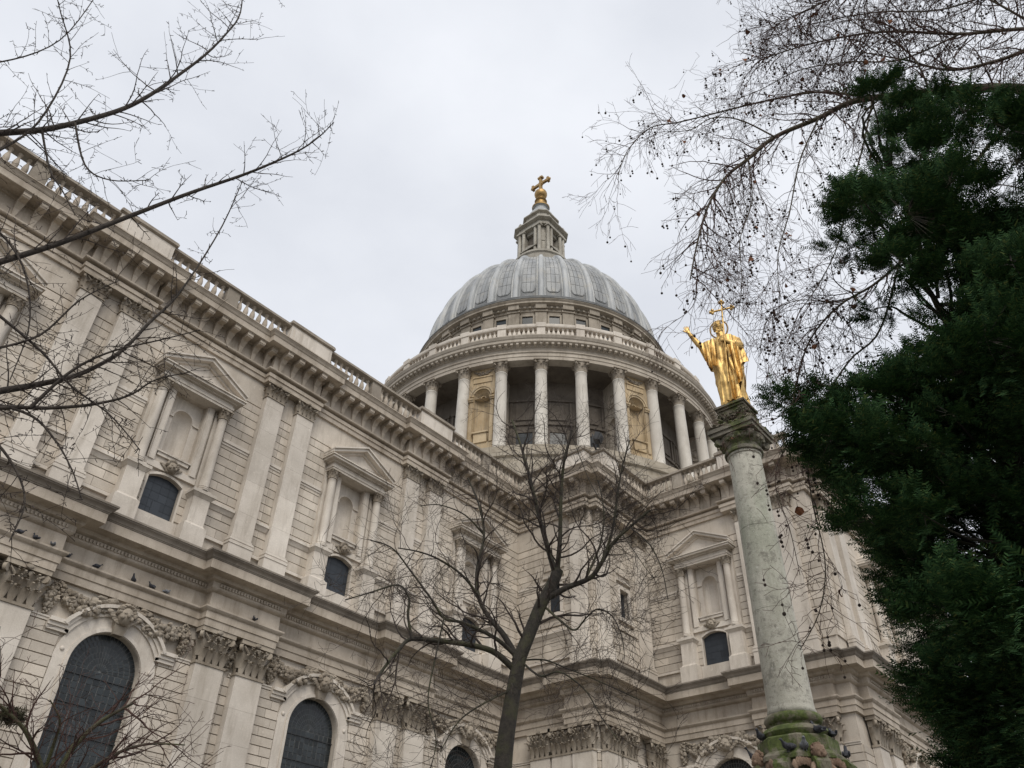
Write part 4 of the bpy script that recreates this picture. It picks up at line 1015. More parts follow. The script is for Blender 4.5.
st = thing('statue', (SX, SY, 13.09), 'gilded statue of a robed bearded man with a halo, one arm raised, holding a cross', 'statue', rz=RAD(-76))
Ws = WM[st] @ Matrix.Diagonal((.97, .97, 1.13, 1.0))
def statue_body():
    mb = MB(); lv = [(0.0, .30, .25, .0, 0), (.05, .335, .28, 0, 0), (.25, .31, .26, 0, -.01), (.55, .31, .26, 0, -.03), (.85, .345, .265, 0, -.03), (1.1, .37, .27, .0, -.01), (1.3, .365, .265, .0, 0), (1.5, .36, .25, 0, 0), (1.7, .38, .24, 0, .01), (1.86, .38, .22, 0, .02), (1.96, .32, .18, -.01, .03), (2.02, .2, .14, -.03, .02), (2.06, .105, .11, -.04, .0), (2.18, .085, .095, -.05, -.02)]
    n = 72; vs = []
    for (z, rx, ry, cx, cy) in lv:
        am = .075 * min(1, max(0, (1.95 - z) / .7))
        for i in range(n):
            a = 2 * pi * i / n
            f = 1 + am * (.9 * sin(a * 9 + z * 1.6) + .7 * sin(a * 14 - z * 2.3 + 1)) * (1 - .3 * z / 2) + .03 * sin(a * 5 + z * 4)
            dg = .035 * sin((a * 3 + z * 7)) * (1 if 0.5 < z < 1.7 else .3)
            vs.append(Vector((cx + (rx + dg) * f * cos(a), cy + (ry + dg) * f * sin(a), z)))
    m = len(lv)
    mb.add(vs, [(j * n + i, j * n + (i + 1) % n, (j + 1) * n + (i + 1) % n, (j + 1) * n + i) for j in range(m - 1) for i in range(n)] + [tuple(range(n - 1, -1, -1))])
    # head
    hc = Vector((-.06, -.06, 2.325)); nu, nv = 24, 18; vs = []
    for j in range(nv + 1):
        ph = -pi / 2 + pi * j / nv
        for i in range(nu):
            th = 2 * pi * i / nu; x, y, z = cos(ph) * cos(th), cos(ph) * sin(th), sin(ph)
            k = 1 - .16 * max(0, -z) * abs(x); front = max(0, -y)
            yy = y * .145; 
            if front > .5:
                yy -= .042 * math.exp(-((x / .17) ** 2 + ((z + .08) / .26) ** 2)); yy += .026 * math.exp(-(((abs(x) - .36) / .15) ** 2 + ((z - .12) / .13) ** 2)); yy -= .014 * math.exp(-((z - .3) / .12) ** 2); yy += .016 * math.exp(-((x / .3) ** 2 + ((z + .45) / .06) ** 2))
            vs.append(hc + Vector((x * .118 * k, yy, z * .165)))
    mb.add(vs, [(j * nu + i, j * nu + (i + 1) % nu, (j + 1) * nu + (i + 1) % nu, (j + 1) * nu + i) for j in range(nv) for i in range(nu)])
    for sx in (-1, 1): mb.blob((hc.x + sx * .118, hc.y + .01, hc.z), .03, None, .5, .8, 1.3, 7, 5)
    # right arm raised
    arm = [Vector(p) for p in ((-.30, .02, 1.88), (-.42, -.04, 1.86), (-.54, -.12, 1.84), (-.62, -.16, 1.93), (-.72, -.20, 2.10), (-.80, -.235, 2.24), (-.82, -.245, 2.28))]
    mb.tube(arm, [.12, .105, .085, .078, .066, .05, .045], 12)
    # left forearm across the chest
    arm = [Vector(p) for p in ((.34, .02, 1.84), (.40, -.08, 1.62), (.36, -.20, 1.56), (.2, -.29, 1.66), (.08, -.31, 1.74))]
    mb.tube(arm, [.12, .11, .095, .065, .045], 12)
    return mb
def hand(mb, wrist, fwd, up, size, curl, side):
    fwd = fwd.normalized(); sd = fwd.cross(up).normalized() * side; up = sd.cross(fwd).normalized() * side
    pal = [wrist, wrist + fwd * size * .25, wrist + fwd * size * .5]
    vs = []
    for p, w, h in ((pal[0], .20, .15), (pal[1], .27, .13), (pal[2], .29, .10), (wrist + fwd * size * .55, .26, .07)):
        for i in range(10):
            a = 2 * pi * i / 10; vs.append(p + sd * w * size * cos(a) + up * h * size * sin(a))
    mb.add(vs, [(j * 10 + i, j * 10 + (i + 1) % 10, (j + 1) * 10 + (i + 1) % 10, (j + 1) * 10 + i) for j in range(3) for i in range(10)] + [tuple(range(30, 40))])
    for k, (o, L) in enumerate(((-.21, .40), (-.07, .47), (.07, .44), (.2, .35))):
        p = wrist + fwd * size * .48 + sd * o * size; pts = [p]; d = fwd + sd * o * .55
        for q in range(3): d = (d - up * curl * (.4 + .35 * q)).normalized(); p = p + d * L * size * (.45, .32, .25)[q]; pts.append(p)
        mb.tube(pts, [size * .068, size * .062, size * .055, size * .036], 7)
    p = wrist + fwd * size * .14 - sd * .2 * size; pts = [p]; d = (fwd * .7 - sd * .9).normalized()
    for q in range(3): d = (d + fwd * .35 - up * curl * .3).normalized(); p = p + d * size * (.2, .17, .13)[q]; pts.append(p)
    mb.tube(pts, [size * .085, size * .075, size * .066, size * .04], 7)
mb = statue_body()
hand(mb, Vector((-.815, -.245, 2.275)), Vector((-.25, -.12, .95)), Vector((.3, -.9, .0)), .235, .18, 1)
hand(mb, Vector((.08, -.31, 1.74)), Vector((-.8, -.1, .35)), Vector((0, -1, .1)), .21, .75, -1)
for sx in (-1, 1):
    mb.tube([Vector((sx * .13, -.12, .06)), Vector((sx * .14, -.26, .06)), Vector((sx * .15, -.38, .035))], [.075, .07, .045], 9)
part('figure', mb, M_GOLD, st, Ws, 60)
# hair and beard
mb = MB(); rg = random.Random(8); hc = Vector((-.06, -.06, 2.325))
for k in range(70):
    a, e = rg.uniform(-.35, pi + .35), rg.uniform(-.5, 1.5); mb.blob((hc.x + .115 * cos(a) * cos(e), hc.y + .02 + .13 * sin(a) * cos(e), hc.z + .035 + .145 * sin(e)), rg.uniform(.028, .042), rg, 1, 1, 1.2, 6, 4, .2)
part('hair', mb, M_GOLD, st, Ws, 60); mb = MB()
for k in range(34):
    t = rg.random(); mb.blob((hc.x + rg.uniform(-.085, .085) * (1 - .6 * t), hc.y - .115 - .03 * rg.random() + .02 * t, hc.z - .085 - .15 * t), rg.uniform(.022, .034), rg, .8, .8, 1.5, 6, 4, .2)
part('beard', mb, M_GOLD, st, Ws, 60)
def drape(edge, seed, nf, fold, hem=.5, thick=.02):
    """cloth hung from a top edge (list of points with lengths), wavy, with real thickness"""
    rg = random.Random(seed); mb = MB(); n = len(edge); mrow = 14; front = []; back = []
    for j in range(mrow + 1):
        t = j / mrow; rf = []; rb = []
        for i in range(n):
            p, q, out = edge[i]; s_ = i / (n - 1)
            w = fold * (.25 + t) * (.62 * sin(s_ * nf * 2 * pi + seed + .8 * t) + .5 * sin(s_ * nf * 3.47 * pi + 1.3 * seed - .9 * t) + .3 * sin(s_ * nf * 6.9 + 2.2 * t)); c = p.lerp(q, t) + out * (w + .02) + Vector((.4 * fold * t * sin(s_ * nf * 4), 0, .03 * sin(s_ * nf * 2 * pi) * t))
            rf.append(c); rb.append(c - out * thick)
        front.append(rf); back.append(rb)
    vs = [v for r in front for v in r] + [v for r in back for v in r]; o = (mrow + 1) * n
    fs = [(j * n + i, (j + 1) * n + i, (j + 1) * n + i + 1, j * n + i + 1) for j in range(mrow) for i in range(n - 1)]
    fs += [tuple(o + k for k in reversed(f)) for f in fs]
    for j in range(mrow): fs += [(j * n, o + j * n, o + (j + 1) * n, (j + 1) * n), (j * n + n - 1, (j + 1) * n + n - 1, o + (j + 1) * n + n - 1, o + j * n + n - 1)]
    for i in range(n - 1): fs.append((mrow * n + i, o + mrow * n + i, o + mrow * n + i + 1, mrow * n + i + 1))
    mb.add(vs, fs); return mb
def lerpedge(keys, n):
    out = []
    for i in range(n):
        t = i / (n - 1) * (len(keys) - 1); k = min(int(t), len(keys) - 2); f = t - k
        out.append(tuple(Vector(keys[k][m]).lerp(Vector(keys[k + 1][m]), f) for m in range(3)))
    return out
O = Vector((0, -1, 0))
sleeve = drape(lerpedge([((-.66, -.10, 1.92), (-.50, -.10, 1.50), (-.3, -1, 0)), ((-.52, -.20, 1.90), (-.44, -.22, 1.20), (-.2, -1, 0)), ((-.34, -.20, 1.92), (-.36, -.30, 1.04), (0, -1, 0)), ((-.18, -.22, 1.94), (-.22, -.31, 1.15), (0, -1, 0))], 34), 3, 3.2, .055)
s2 = drape(lerpedge([((-.66, -.10, 1.92), (-.50, -.10, 1.50), (-1, .2, 0)), ((-.5, .06, 1.94), (-.46, .06, 1.28), (-.4, 1, 0)), ((-.3, .14, 1.96), (-.34, .16, 1.2), (0, 1, 0))], 22), 5, 2.2, .045)
sleeve.join(s2, Matrix()); part('sleeve', sleeve, M_GOLD, st, Ws, 60)
cl = drape(lerpedge([((-.14, -.20, 1.95), (-.22, -.30, .10), (-.2, -1, 0)), ((.03, -.24, 1.93), (.02, -.34, .08), (0, -1, 0)), ((.18, -.22, 1.95), (.17, -.35, .10), (.2, -1, 0)), ((.30, -.15, 1.92), (.23, -.31, .22), (.5, -.9, 0)), ((.38, -.08, 1.86), (.38, -.20, 1.05), (.7, -.7, 0)), ((.40, .05, 1.83), (.48, -.02, 1.22), (1, 0, 0)), ((.32, .15, 1.88), (.24, .24, .40), (.6, .8, 0)), ((.13, .19, 1.96), (.12, .30, .12), (0, 1, 0)), ((-.2, .18, 1.93), (-.24, .28, .12), (-.2, 1, 0))], 90), 9, 6.3, .05)
part('cloak', cl, M_GOLD, st, Ws, 60)
sash = drape(lerpedge([((.10, -.33, 1.55), (.14, -.40, .85), (0, -1, 0)), ((.26, -.34, 1.6), (.27, -.42, .42), (.2, -1, 0)), ((.38, -.24, 1.6), (.36, -.36, .62), (.5, -.9, 0))], 30), 13, 2.6, .08)
part('robe_fold', sash, M_GOLD, st, Ws, 60)
mb = MB(); hp = [Vector((-.06 + .235 * cos(2 * pi * i / 32), .06 - .03 * sin(2 * pi * i / 32), 2.36 + .235 * sin(2 * pi * i / 32))) for i in range(33)]
mb.tube(hp, [.02] * 33, 7); part('halo', mb, M_GOLD_OLD, st, Ws, 60)
mb = MB(); b0, b1 = Vector((.0, -.36, .55)), Vector((.17, -.30, 2.86)); mb.tube([b0, b0.lerp(b1, .5), b1], [.022, .022, .022], 8)
cc = b0.lerp(b1, .905); ax = (b1 - b0).normalized()
ra = Vector((.95, .2, .10)).normalized()
mb.tube([cc - ra * .24, cc, cc + ra * .24], [.024] * 3, 8)
for tip, dr in ((cc - ra * .25, -ra), (cc + ra * .25, ra), (b1, ax)):
    for q in (dr * .05, ra.cross(dr).cross(dr).normalized() * .045 if abs(ra.dot(dr)) < .9 else ax * .045, (ra.cross(dr).cross(dr).normalized() * -.045 if abs(ra.dot(dr)) < .9 else ax * -.045)): mb.blob(tuple(tip + q), .042, None, 1, 1, 1, 8, 6)
part('cross_staff', mb, M_GOLD, st, Ws, 60)
mb = MB(); mb.lathe([(.40, 0.0), (.42, .03), (.38, .06), (0.01, .065)], 8); part('footing', mb, M_GOLD_OLD, st, Ws @ T(0, 0, -.045), 30)

# ------------------------------------------------------------------ trees
def smooth_path(pts, n):
    out = []; m = len(pts)
    for i in range(n):
        t = i / (n - 1) * (m - 1); k = min(int(t), m - 2); f = t - k
        p0, p1, p2, p3 = pts[max(k - 1, 0)], pts[k], pts[k + 1], pts[min(k + 2, m - 1)]
        out.append(.5 * ((2 * p1) + (p2 - p0) * f + (2 * p0 - 5 * p1 + 4 * p2 - p3) * f * f + (3 * p1 - p0 - 3 * p2 + p3) * f ** 3))
    return out
def rdir(rng): 
    while True:
        v = Vector((rng.uniform(-1, 1), rng.uniform(-1, 1), rng.uniform(-1, 1)))
        if .05 < v.length < 1: return v.normalized()
def grow(mb, p, d, L, r, lev, c, rng, ends=None):
    """a wandering twig that branches; c = dict of habits"""
    n = max(3, int(L / c['seg'])); pts = [p]; d = d.normalized()
    for i in range(n):
        t = i / n
        d = (d + rdir(rng) * c['wander'] + Vector((0, 0, c['lift'][min(lev, len(c['lift']) - 1)] * (t if c.get('late') else 1)))).normalized(); p = p + d * (L / n); pts.append(p)
    rad = [max(c['rmin'], r * (1 - .75 * i / n)) for i in range(n + 1)]
    mb.tube(pts, rad, 5 if r > .02 else (4 if r > .008 else 3))
    if ends is not None: ends.append((pts[-1], d, lev, pts))
    if c.get('spur'):
        for i in range(1, n):
            for q in range(rng.choice((0, 1, 1, 2))):
                o = (rdir(rng) + d * .3).normalized(); b = pts[i].lerp(pts[i + 1], rng.random()); mb.tube([b, b + o * c['spur'] * rng.uniform(.5, 1.2)], [rad[i] * .6 + .0016, .0028], 3)
    if lev >= c['lev']: return
    k = c['kids'][min(lev, len(c['kids']) - 1)] * L
    k = int(k) + (1 if rng.random() < k % 1 else 0)
    for q in range(k):
        t = rng.uniform(.15, 1.0); i = min(int(t * n), n - 1); b = pts[i].lerp(pts[i + 1], t * n - i)
        dd = (pts[i + 1] - pts[i]).normalized(); s_ = dd.cross(rdir(rng)).normalized(); a = RAD(rng.uniform(*c['ang']))
        grow(mb, b, dd * cos(a) + s_ * sin(a), L * rng.uniform(*c['ratio']) * (1.15 - .5 * t), rad[i] * .62, lev + 1, c, rng, ends)
def limb(mb, pts, r0, r1, n=None, sides=8):
    n = n or max(6, len(pts) * 4); P_ = smooth_path(pts, n); mb.tube(P_, [r0 + (r1 - r0) * (i / (n - 1)) ** .8 for i in range(n)], sides); return P_
def dress(mb, path, r0, r1, c, rng, per_m, Lr, ends=None, start=.1, flat=None):
    """set twigs along a limb"""
    tot = sum((path[i + 1] - path[i]).length for i in range(len(path) - 1)); k = int(tot * per_m)
    for q in range(k):
        t = start + (1 - start) * (q + rng.random()) / k; i = min(int(t * (len(path) - 1)), len(path) - 2)
        b = path[i].lerp(path[i + 1], t * (len(path) - 1) - i); dd = (path[i + 1] - path[i]).normalized(); s_ = dd.cross(rdir(rng)).normalized(); a = RAD(rng.uniform(*c['ang']))
        grow(mb, b, dd * cos(a) + s_ * sin(a), rng.uniform(*Lr), min(r0 + (r1 - r0) * t, c['r']) , 1, c, rng, ends)
def px(seq, d0, d1=None):
    d1 = d0 if d1 is None else d1; n = len(seq); return [at(x, y, d0 + (d1 - d0) * i / max(1, n - 1)) for i, (x, y) in enumerate(seq)]

# -- the bare tree in front of the inner corner
rng = random.Random(11)
D0 = 14.0
base = at(500, 800, D0); gb = Vector((base.x - .5, base.y + .15, 0))
t1 = thing('bare_tree', gb, 'leafless dark tree with crooked limbs standing before the inner corner of the walls', 'tree')
tr = MB(); tw_ = MB(); lm = MB()
limb(tr, [gb, gb.lerp(base, .5) + Vector((.08, 0, 0)), base] + px([(505, 745), (512, 700), (520, 656)], D0), .19, .118, 22, 14)
for k in range(8):
    a = k * pi / 4; tr.tube([gb + Vector((cos(a) * .6, sin(a) * .6, -.05)), gb + Vector((cos(a) * .3, sin(a) * .3, .12)), gb + Vector((cos(a) * .12, sin(a) * .12, .6))], [.05, .12, .1], 6)
cfg = dict(seg=.12, wander=.32, lift=(.05, .05, .035, .02), rmin=.0026, lev=4, kids=(2.8, 3.8, 4.4, 3.4), ang=(28, 75), ratio=(.40, .78), r=.03)
limbs = [
 ([(518, 662), (530, 632), (541, 605), (552, 585), (558, 570)], 14, 14, .17, .105),
 ([(556, 576), (547, 545), (538, 512), (530, 478), (521, 446), (512, 420)], 14, 14.6, .085, .02),
 ([(557, 572), (560, 540), (561, 500), (564, 462), (572, 430)], 14, 13.6, .075, .02),
 ([(545, 600), (566, 588), (590, 578), (602, 562), (613, 543), (630, 527), (650, 510)], 14, 13.2, .085, .02),
 ([(602, 562), (612, 532), (617, 500), (622, 468), (630, 440)], 13.5, 13.2, .045, .012),
 ([(585, 580), (600, 545), (604, 512), (598, 480)], 13.8, 14.4, .035, .01),
 ([(516, 656), (503, 634), (488, 616), (478, 595), (477, 570), (484, 535), (479, 505), (468, 478)], 14, 14.5, .085, .015),
 ([(513, 668), (494, 652), (470, 645), (440, 641), (412, 639), (400, 648), (384, 668), (374, 684)], 14, 12.8, .085, .02),
 ([(412, 639), (408, 616), (409, 598), (398, 585), (372, 592), (345, 600)], 13, 12.6, .04, .01),
 ([(514, 654), (498, 640), (480, 630), (460, 622), (444, 618), (432, 600), (410, 570), (392, 548), (370, 540)], 14, 13.2, .06, .01),
 ([(478, 595), (462, 575), (440, 560), (420, 552), (398, 548)], 14, 13.2, .04, .01),
 ([(484, 535), (465, 515), (440, 505), (420, 506)], 14.4, 13.8, .028, .008),
 ([(544, 606), (562, 622), (575, 630), (586, 618), (598, 609), (612, 616), (621, 634), (624, 650)], 14, 13, .032, .008),
 ([(520, 660), (540, 676), (560, 672), (585, 690), (600, 715), (618, 740)], 14, 12.8, .03, .008),
 ([(444, 618), (436, 655), (428, 700), (436, 740), (430, 770)], 13.4, 12.8, .022, .008),
 ([(524, 660), (545, 660), (566, 668), (596, 680), (640, 700)], 14, 13.4, .024, .008),
 ([(512, 690), (490, 700), (460, 720), (440, 752)], 14, 13.2, .03, .008),
 ([(570, 430), (585, 470), (600, 500), (640, 560), (655, 580)], 13.6, 13, .012, .006),
 ([(630, 527), (650, 545), (662, 570), (668, 600)], 13.3, 12.9, .02, .007),
]
for seq, a, b, r0, r1 in limbs:
    r0 *= .72; P_ = limb(lm, px(seq, a, b), r0, r1, None, 9 if r0 > .05 else 6)
    dress(tw_, P_, r0 * .4, r1 * .7, cfg, rng, 5.6, (.45, 1.5), None, .12)
part('trunk', tr, M_BARK, t1, None, 60); part('limbs', lm, M_BARK, t1, None, 60); part('twigs', tw_, M_TWIG, t1, None, 0)

# -- spurred tree reaching in from the left
rng = random.Random(23)
root = at(-230, 640, 6.6); gb = Vector((root.x, root.y, 0))
t2 = thing('bare_tree', gb, 'leafless tree with knobbly spurred branches reaching in from the left edge against the sky', 'tree')
tr = MB(); limb(tr, [gb, gb + Vector((.05, 0, 2)), Vector((gb.x, gb.y, root.z)), at(-235, 300, 6.8), at(-225, 60, 7.0), at(-200, -150, 7.2)], .2, .07, 26, 12)
lm = MB(); tw_ = MB()
c2 = dict(seg=.07, wander=.17, lift=(.0, .015, .01), rmin=.0018, lev=3, kids=(2.2, 3.2, 2.2, 1.2), ang=(35, 80), ratio=(.36, .75), r=.008, spur=.036)
for seq, a, b, r0, r1, pm, Lr in [
 ([(-228, 150), (-120, 150), (-40, 136), (0, 133), (40, 130), (75, 123), (120, 110), (150, 95), (180, 74), (205, 55), (225, 35), (240, 14), (243, -20)], 6.8, 6.2, .055, .006, 6.5, (.3, .75)),
 ([(-230, 330), (-110, 300), (-40, 275), (0, 262), (60, 243), (130, 216), (190, 193), (240, 176), (270, 164), (300, 150), (320, 136), (334, 122)], 6.8, 5.8, .05, .004, 4.8, (.22, .6)),
 ([(-230, 420), (-110, 410), (0, 391), (40, 384), (80, 374), (120, 352), (150, 322), (180, 292), (220, 230), (243, 180)], 6.6, 6.4, .045, .004, 5.0, (.25, .6)),
 ([(-230, 440), (-100, 420), (0, 408), (50, 408), (95, 404), (130, 395), (155, 380), (190, 372)], 6.5, 6.0, .03, .004, 6, (.25, .6)),
 ([(-20, 400), (30, 415), (55, 440), (72, 470), (82, 500)], 6.4, 6.0, .016, .004, 7, (.15, .4)),
 ([(-20, 300), (40, 350), (70, 385), (110, 415), (140, 450)], 6.4, 6.1, .016, .004, 7, (.2, .5)),
 ([(30, 408), (70, 372), (110, 352), (160, 340), (200, 330)], 6.3, 5.9, .018, .004, 6, (.2, .5)),
 ([(-60, 180), (0, 150), (40, 120), (70, 60), (60, 10), (50, -30)], 6.6, 6.2, .018, .004, 6, (.2, .55)),
 ([(-60, 60), (0, 62), (60, 40), (100, -10)], 6.8, 6.4, .012, .004, 5, (.2, .45)),
 ([(75, 123), (85, 165), (110, 180), (150, 180)], 6.5, 6.1, .014, .004, 6, (.2, .5)),
 ([(42, 131), (50, 170), (62, 190), (75, 215)], 6.5, 6.3, .014, .004, 7, (.2, .4)),
 ([(-80, 400), (-20, 430), (10, 460), (25, 500), (10, 540)], 6.4, 6.1, .02, .004, 8, (.2, .5)),
 ([(-80, 230), (-20, 220), (20, 260), (30, 320), (10, 380)], 6.6, 6.3, .018, .004, 8, (.2, .5)),
 ([(-10, 350), (40, 335), (80, 300), (120, 280)], 6.4, 6.1, .015, .004, 7, (.2, .5))]:
    r0 *= .85; P_ = limb(lm, px(seq, a, b), r0, r1, None, 8)
    dress(tw_, P_, r0 * .3, r1 * .8, c2, rng, pm * 1.6, Lr, None, .05)
    for i in range(1, len(P_) - 1):
        for q in range(2):
            o = rdir(rng); bpt = P_[i].lerp(P_[i + 1], rng.random()); tw_.tube([bpt, bpt + o * rng.uniform(.02, .06)], [.005, .003], 3)
part('trunk', tr, M_GBARK, t2, None, 60); part('limbs', lm, M_GBARK, t2, None, 60); part('twigs', tw_, M_TWIG, t2, None, 0)

# -- plane tree, top right
rng = random.Random(31)
cr0 = at(1230, 150, 9.5); gb = Vector((cr0.x, cr0.y, 0))
t3 = thing('plane_tree', gb, 'bare plane tree at upper right with drooping russet twigs hung with dark seed balls', 'tree')
tr = MB(); limb(tr, [gb, gb + Vector((0, .05, 3)), Vector((cr0.x, cr0.y, cr0.z)), cr0 + Vector((0, 0, 3))], .45, .22, 22, 14)
lm = MB(); tw_ = MB(); ends = []
c3 = dict(seg=.11, wander=.30, lift=(-.02, -.08, -.15, -.18), rmin=.0023, lev=4, kids=(3, 5.0, 4.6, 2.4), ang=(25, 70), ratio=(.38, .74), r=.011)
for seq, a, b, r0, r1, pm, Lr in [
 ([(1230, 160), (1120, 120), (1040, 92), (985, 88), (930, 92), (873, 98), (846, 104), (819, 118), (775, 137), (748, 159), (726, 177), (709, 204), (698, 240), (690, 280)], 9.4, 8.0, .12, .010, 4.6, (.5, 1.3)),
 ([(1230, 100), (1120, 60), (1040, 30), (960, 34), (880, 32), (810, 44), (760, 60)], 9.6, 8.6, .06, .010, 6.5, (.5, 1.2)),
 ([(1230, 60), (1120, 10), (1000, -10), (900, -20), (830, 0), (775, 25)], 9.8, 8.8, .06, .010, 6.5, (.5, 1.2)),
 ([(873, 98), (820, 92), (770, 100), (720, 112), (680, 122), (650, 128), (628, 150), (618, 175)], 8.8, 8.0, .030, .007, 4.4, (.35, .95)),
 ([(775, 137), (740, 120), (712, 118), (690, 130), (660, 132)], 8.4, 8.0, .02, .006, 4.5, (.35, .8)),
 ([(1040, 92), (985, 150), (930, 230), (880, 280), (840, 305), (810, 340), (795, 390), (790, 430)], 9.2, 8.2, .045, .007, 4.2, (.4, 1.1)),
 ([(873, 98), (862, 150), (848, 200), (836, 250), (815, 290), (800, 310)], 8.8, 8.2, .022, .006, 4.4, (.4, 1.0)),
 ([(748, 159), (752, 200), (740, 240), (742, 280), (738, 320)], 8.2, 8.0, .016, .005, 3.5, (.3, .8)),
 ([(819, 118), (800, 160), (790, 210), (778, 255), (780, 300)], 8.5, 8.1, .022, .006, 3.6, (.35, .9)),
 ([(900, 260), (880, 330), (850, 360), (825, 400), (808, 450), (812, 500), (825, 560), (820, 610), (800, 650)], 8.6, 8.0, .022, .005, 3.4, (.25, .7)),
 ([(825, 400), (790, 440), (775, 480), (790, 530), (800, 575)], 8.2, 7.9, .012, .004, 3.4, (.2, .6)),
 ([(960, 34), (900, 60), (850, 62), (800, 70), (760, 90), (735, 100)], 9.0, 8.4, .022, .006, 5.5, (.35, 1.0)),
 ([(1000, -10), (940, 10), (880, 12), (830, 20), (790, 30), (765, 40)], 9.2, 8.6, .022, .006, 6, (.35, 1.0)),
 ([(1060, 40), (1000, 5), (950, -20), (900, -40)], 9.4, 9.0, .03, .01, 6, (.4, 1.1)),
 ([(930, 92), (915, 60), (890, 40), (850, 20), (820, -10)], 9.0, 8.7, .025, .006, 6, (.35, 1.0)),
 ([(840, 305), (800, 300), (770, 315), (760, 350)], 8.4, 8.2, .012, .005, 5, (.3, .8)),
 ([(1120, 60), (1060, 40), (1000, 60), (950, 70), (905, 60), (860, 52)], 9.5, 8.8, .06, .01, 5.0, (.4, 1.1)),
 ([(1120, 130), (1050, 180), (1000, 250), (960, 330), (930, 420)], 9.4, 9.4, .06, .01, 3.5, (.4, 1.0)),
 ([(1120, 250), (1060, 350), (1020, 450), (1000, 560), (960, 640)], 9.6, 9.6, .06, .01, 3.0, (.4, 1.0))]:
    r0 *= .72; r1 *= .8; P_ = limb(lm, px(seq, a, b), r0, r1, None, 9 if r0 > .05 else 6)
    dress(tw_, P_, r0 * .4, r1, c3, rng, pm * 1.9, (Lr[0], Lr[1] * 1.15), ends, .15)
part('trunk', tr, M_PBARK, t3, None, 60); part('limbs', lm, M_PBARK, t3, None, 60); part('twigs', tw_, M_PTWIG, t3, None, 0)
bm = MB(); bm.blob((0, 0, 0), .0155, random.Random(1), 1, 1, 1, 10, 8, .10); bm.tube([Vector((0, 0, .014)), Vector((.004, .003, .06)), Vector((0, 0, .11))], [.0018, .0015, .0013], 3)
BALL = bm.mesh('seed_ball', M_BALL, 60)
lf = MB(); vs = []
for j in range(5):
    for i in range(5): x, y = (i - 2) / 2, j / 4; w = .055 * sin(pi * min(.95, .15 + y * .85)) * (1 + .25 * (j % 2)); vs.append(Vector((x * w, y * .11, .02 * x * x + .025 * sin(y * 3))))
lf.add(vs, [(j * 5 + i, j * 5 + i + 1, (j + 1) * 5 + i + 1, (j + 1) * 5 + i) for j in range(4) for i in range(4)]); LEAFM = lf.mesh('dead_leaf', M_LEAF, 60)
rng.shuffle(ends); nb = 0; rest = MB(); unit = MB(); unit.blob((0, 0, 0), .0145, random.Random(2), 1, 1, 1, 8, 6, .1); unit.tube([Vector((0, 0, .012)), Vector((.003, 0, .06)), Vector((0, 0, .1))], [.0016, .0014, .0012], 3)
def inview(p):
    v = p - EYE; z = v.dot(CF); x = 512 + CAM_F * v.dot(CR) / z; y = 384 - CAM_F * v.dot(CU) / z; return z > 0 and -10 < x < 1034 and -10 < y < 778, x, y
for (p, d, lev, pts) in ends:
    ok, x, y = inview(p)
    if not ok or lev < 2 or (702 < x < 758 and 300 < y < 402): continue
    if rng.random() < .16:
        h = p + Vector((0, 0, -.10)); k = rng.uniform(.75, 1.4)
        if nb < 98 and (x < 870): link('seed_ball', BALL, t3, T(*h) @ Matrix.Rotation(rng.uniform(0, 6), 4, 'Z') @ Matrix.Scale(k, 4)); nb += 1
        else: rest.join(unit, T(*h) @ Matrix.Scale(k, 4))
        if rng.random() < .35: rest.join(unit, T(h.x + .01, h.y, h.z - .045))
tag(part('seed_balls', rest, M_BALL, t3, None, 60), None, kind='stuff')
nl = 0
for (p, d, lev, pts) in ends:
    ok, x, y = inview(p)
    if ok and nl < 95 and x < 890 and not (695 < x < 762 and 290 < y < 405) and rng.random() < .09: link('dead_leaf', LEAFM, t3, T(*p) @ Matrix.Rotation(rng.uniform(0, 6), 4, 'Z') @ Matrix.Rotation(rng.uniform(1.2, 2.8), 4, 'X') @ Matrix.Scale(rng.uniform(.3, .8), 4)); nl += 1

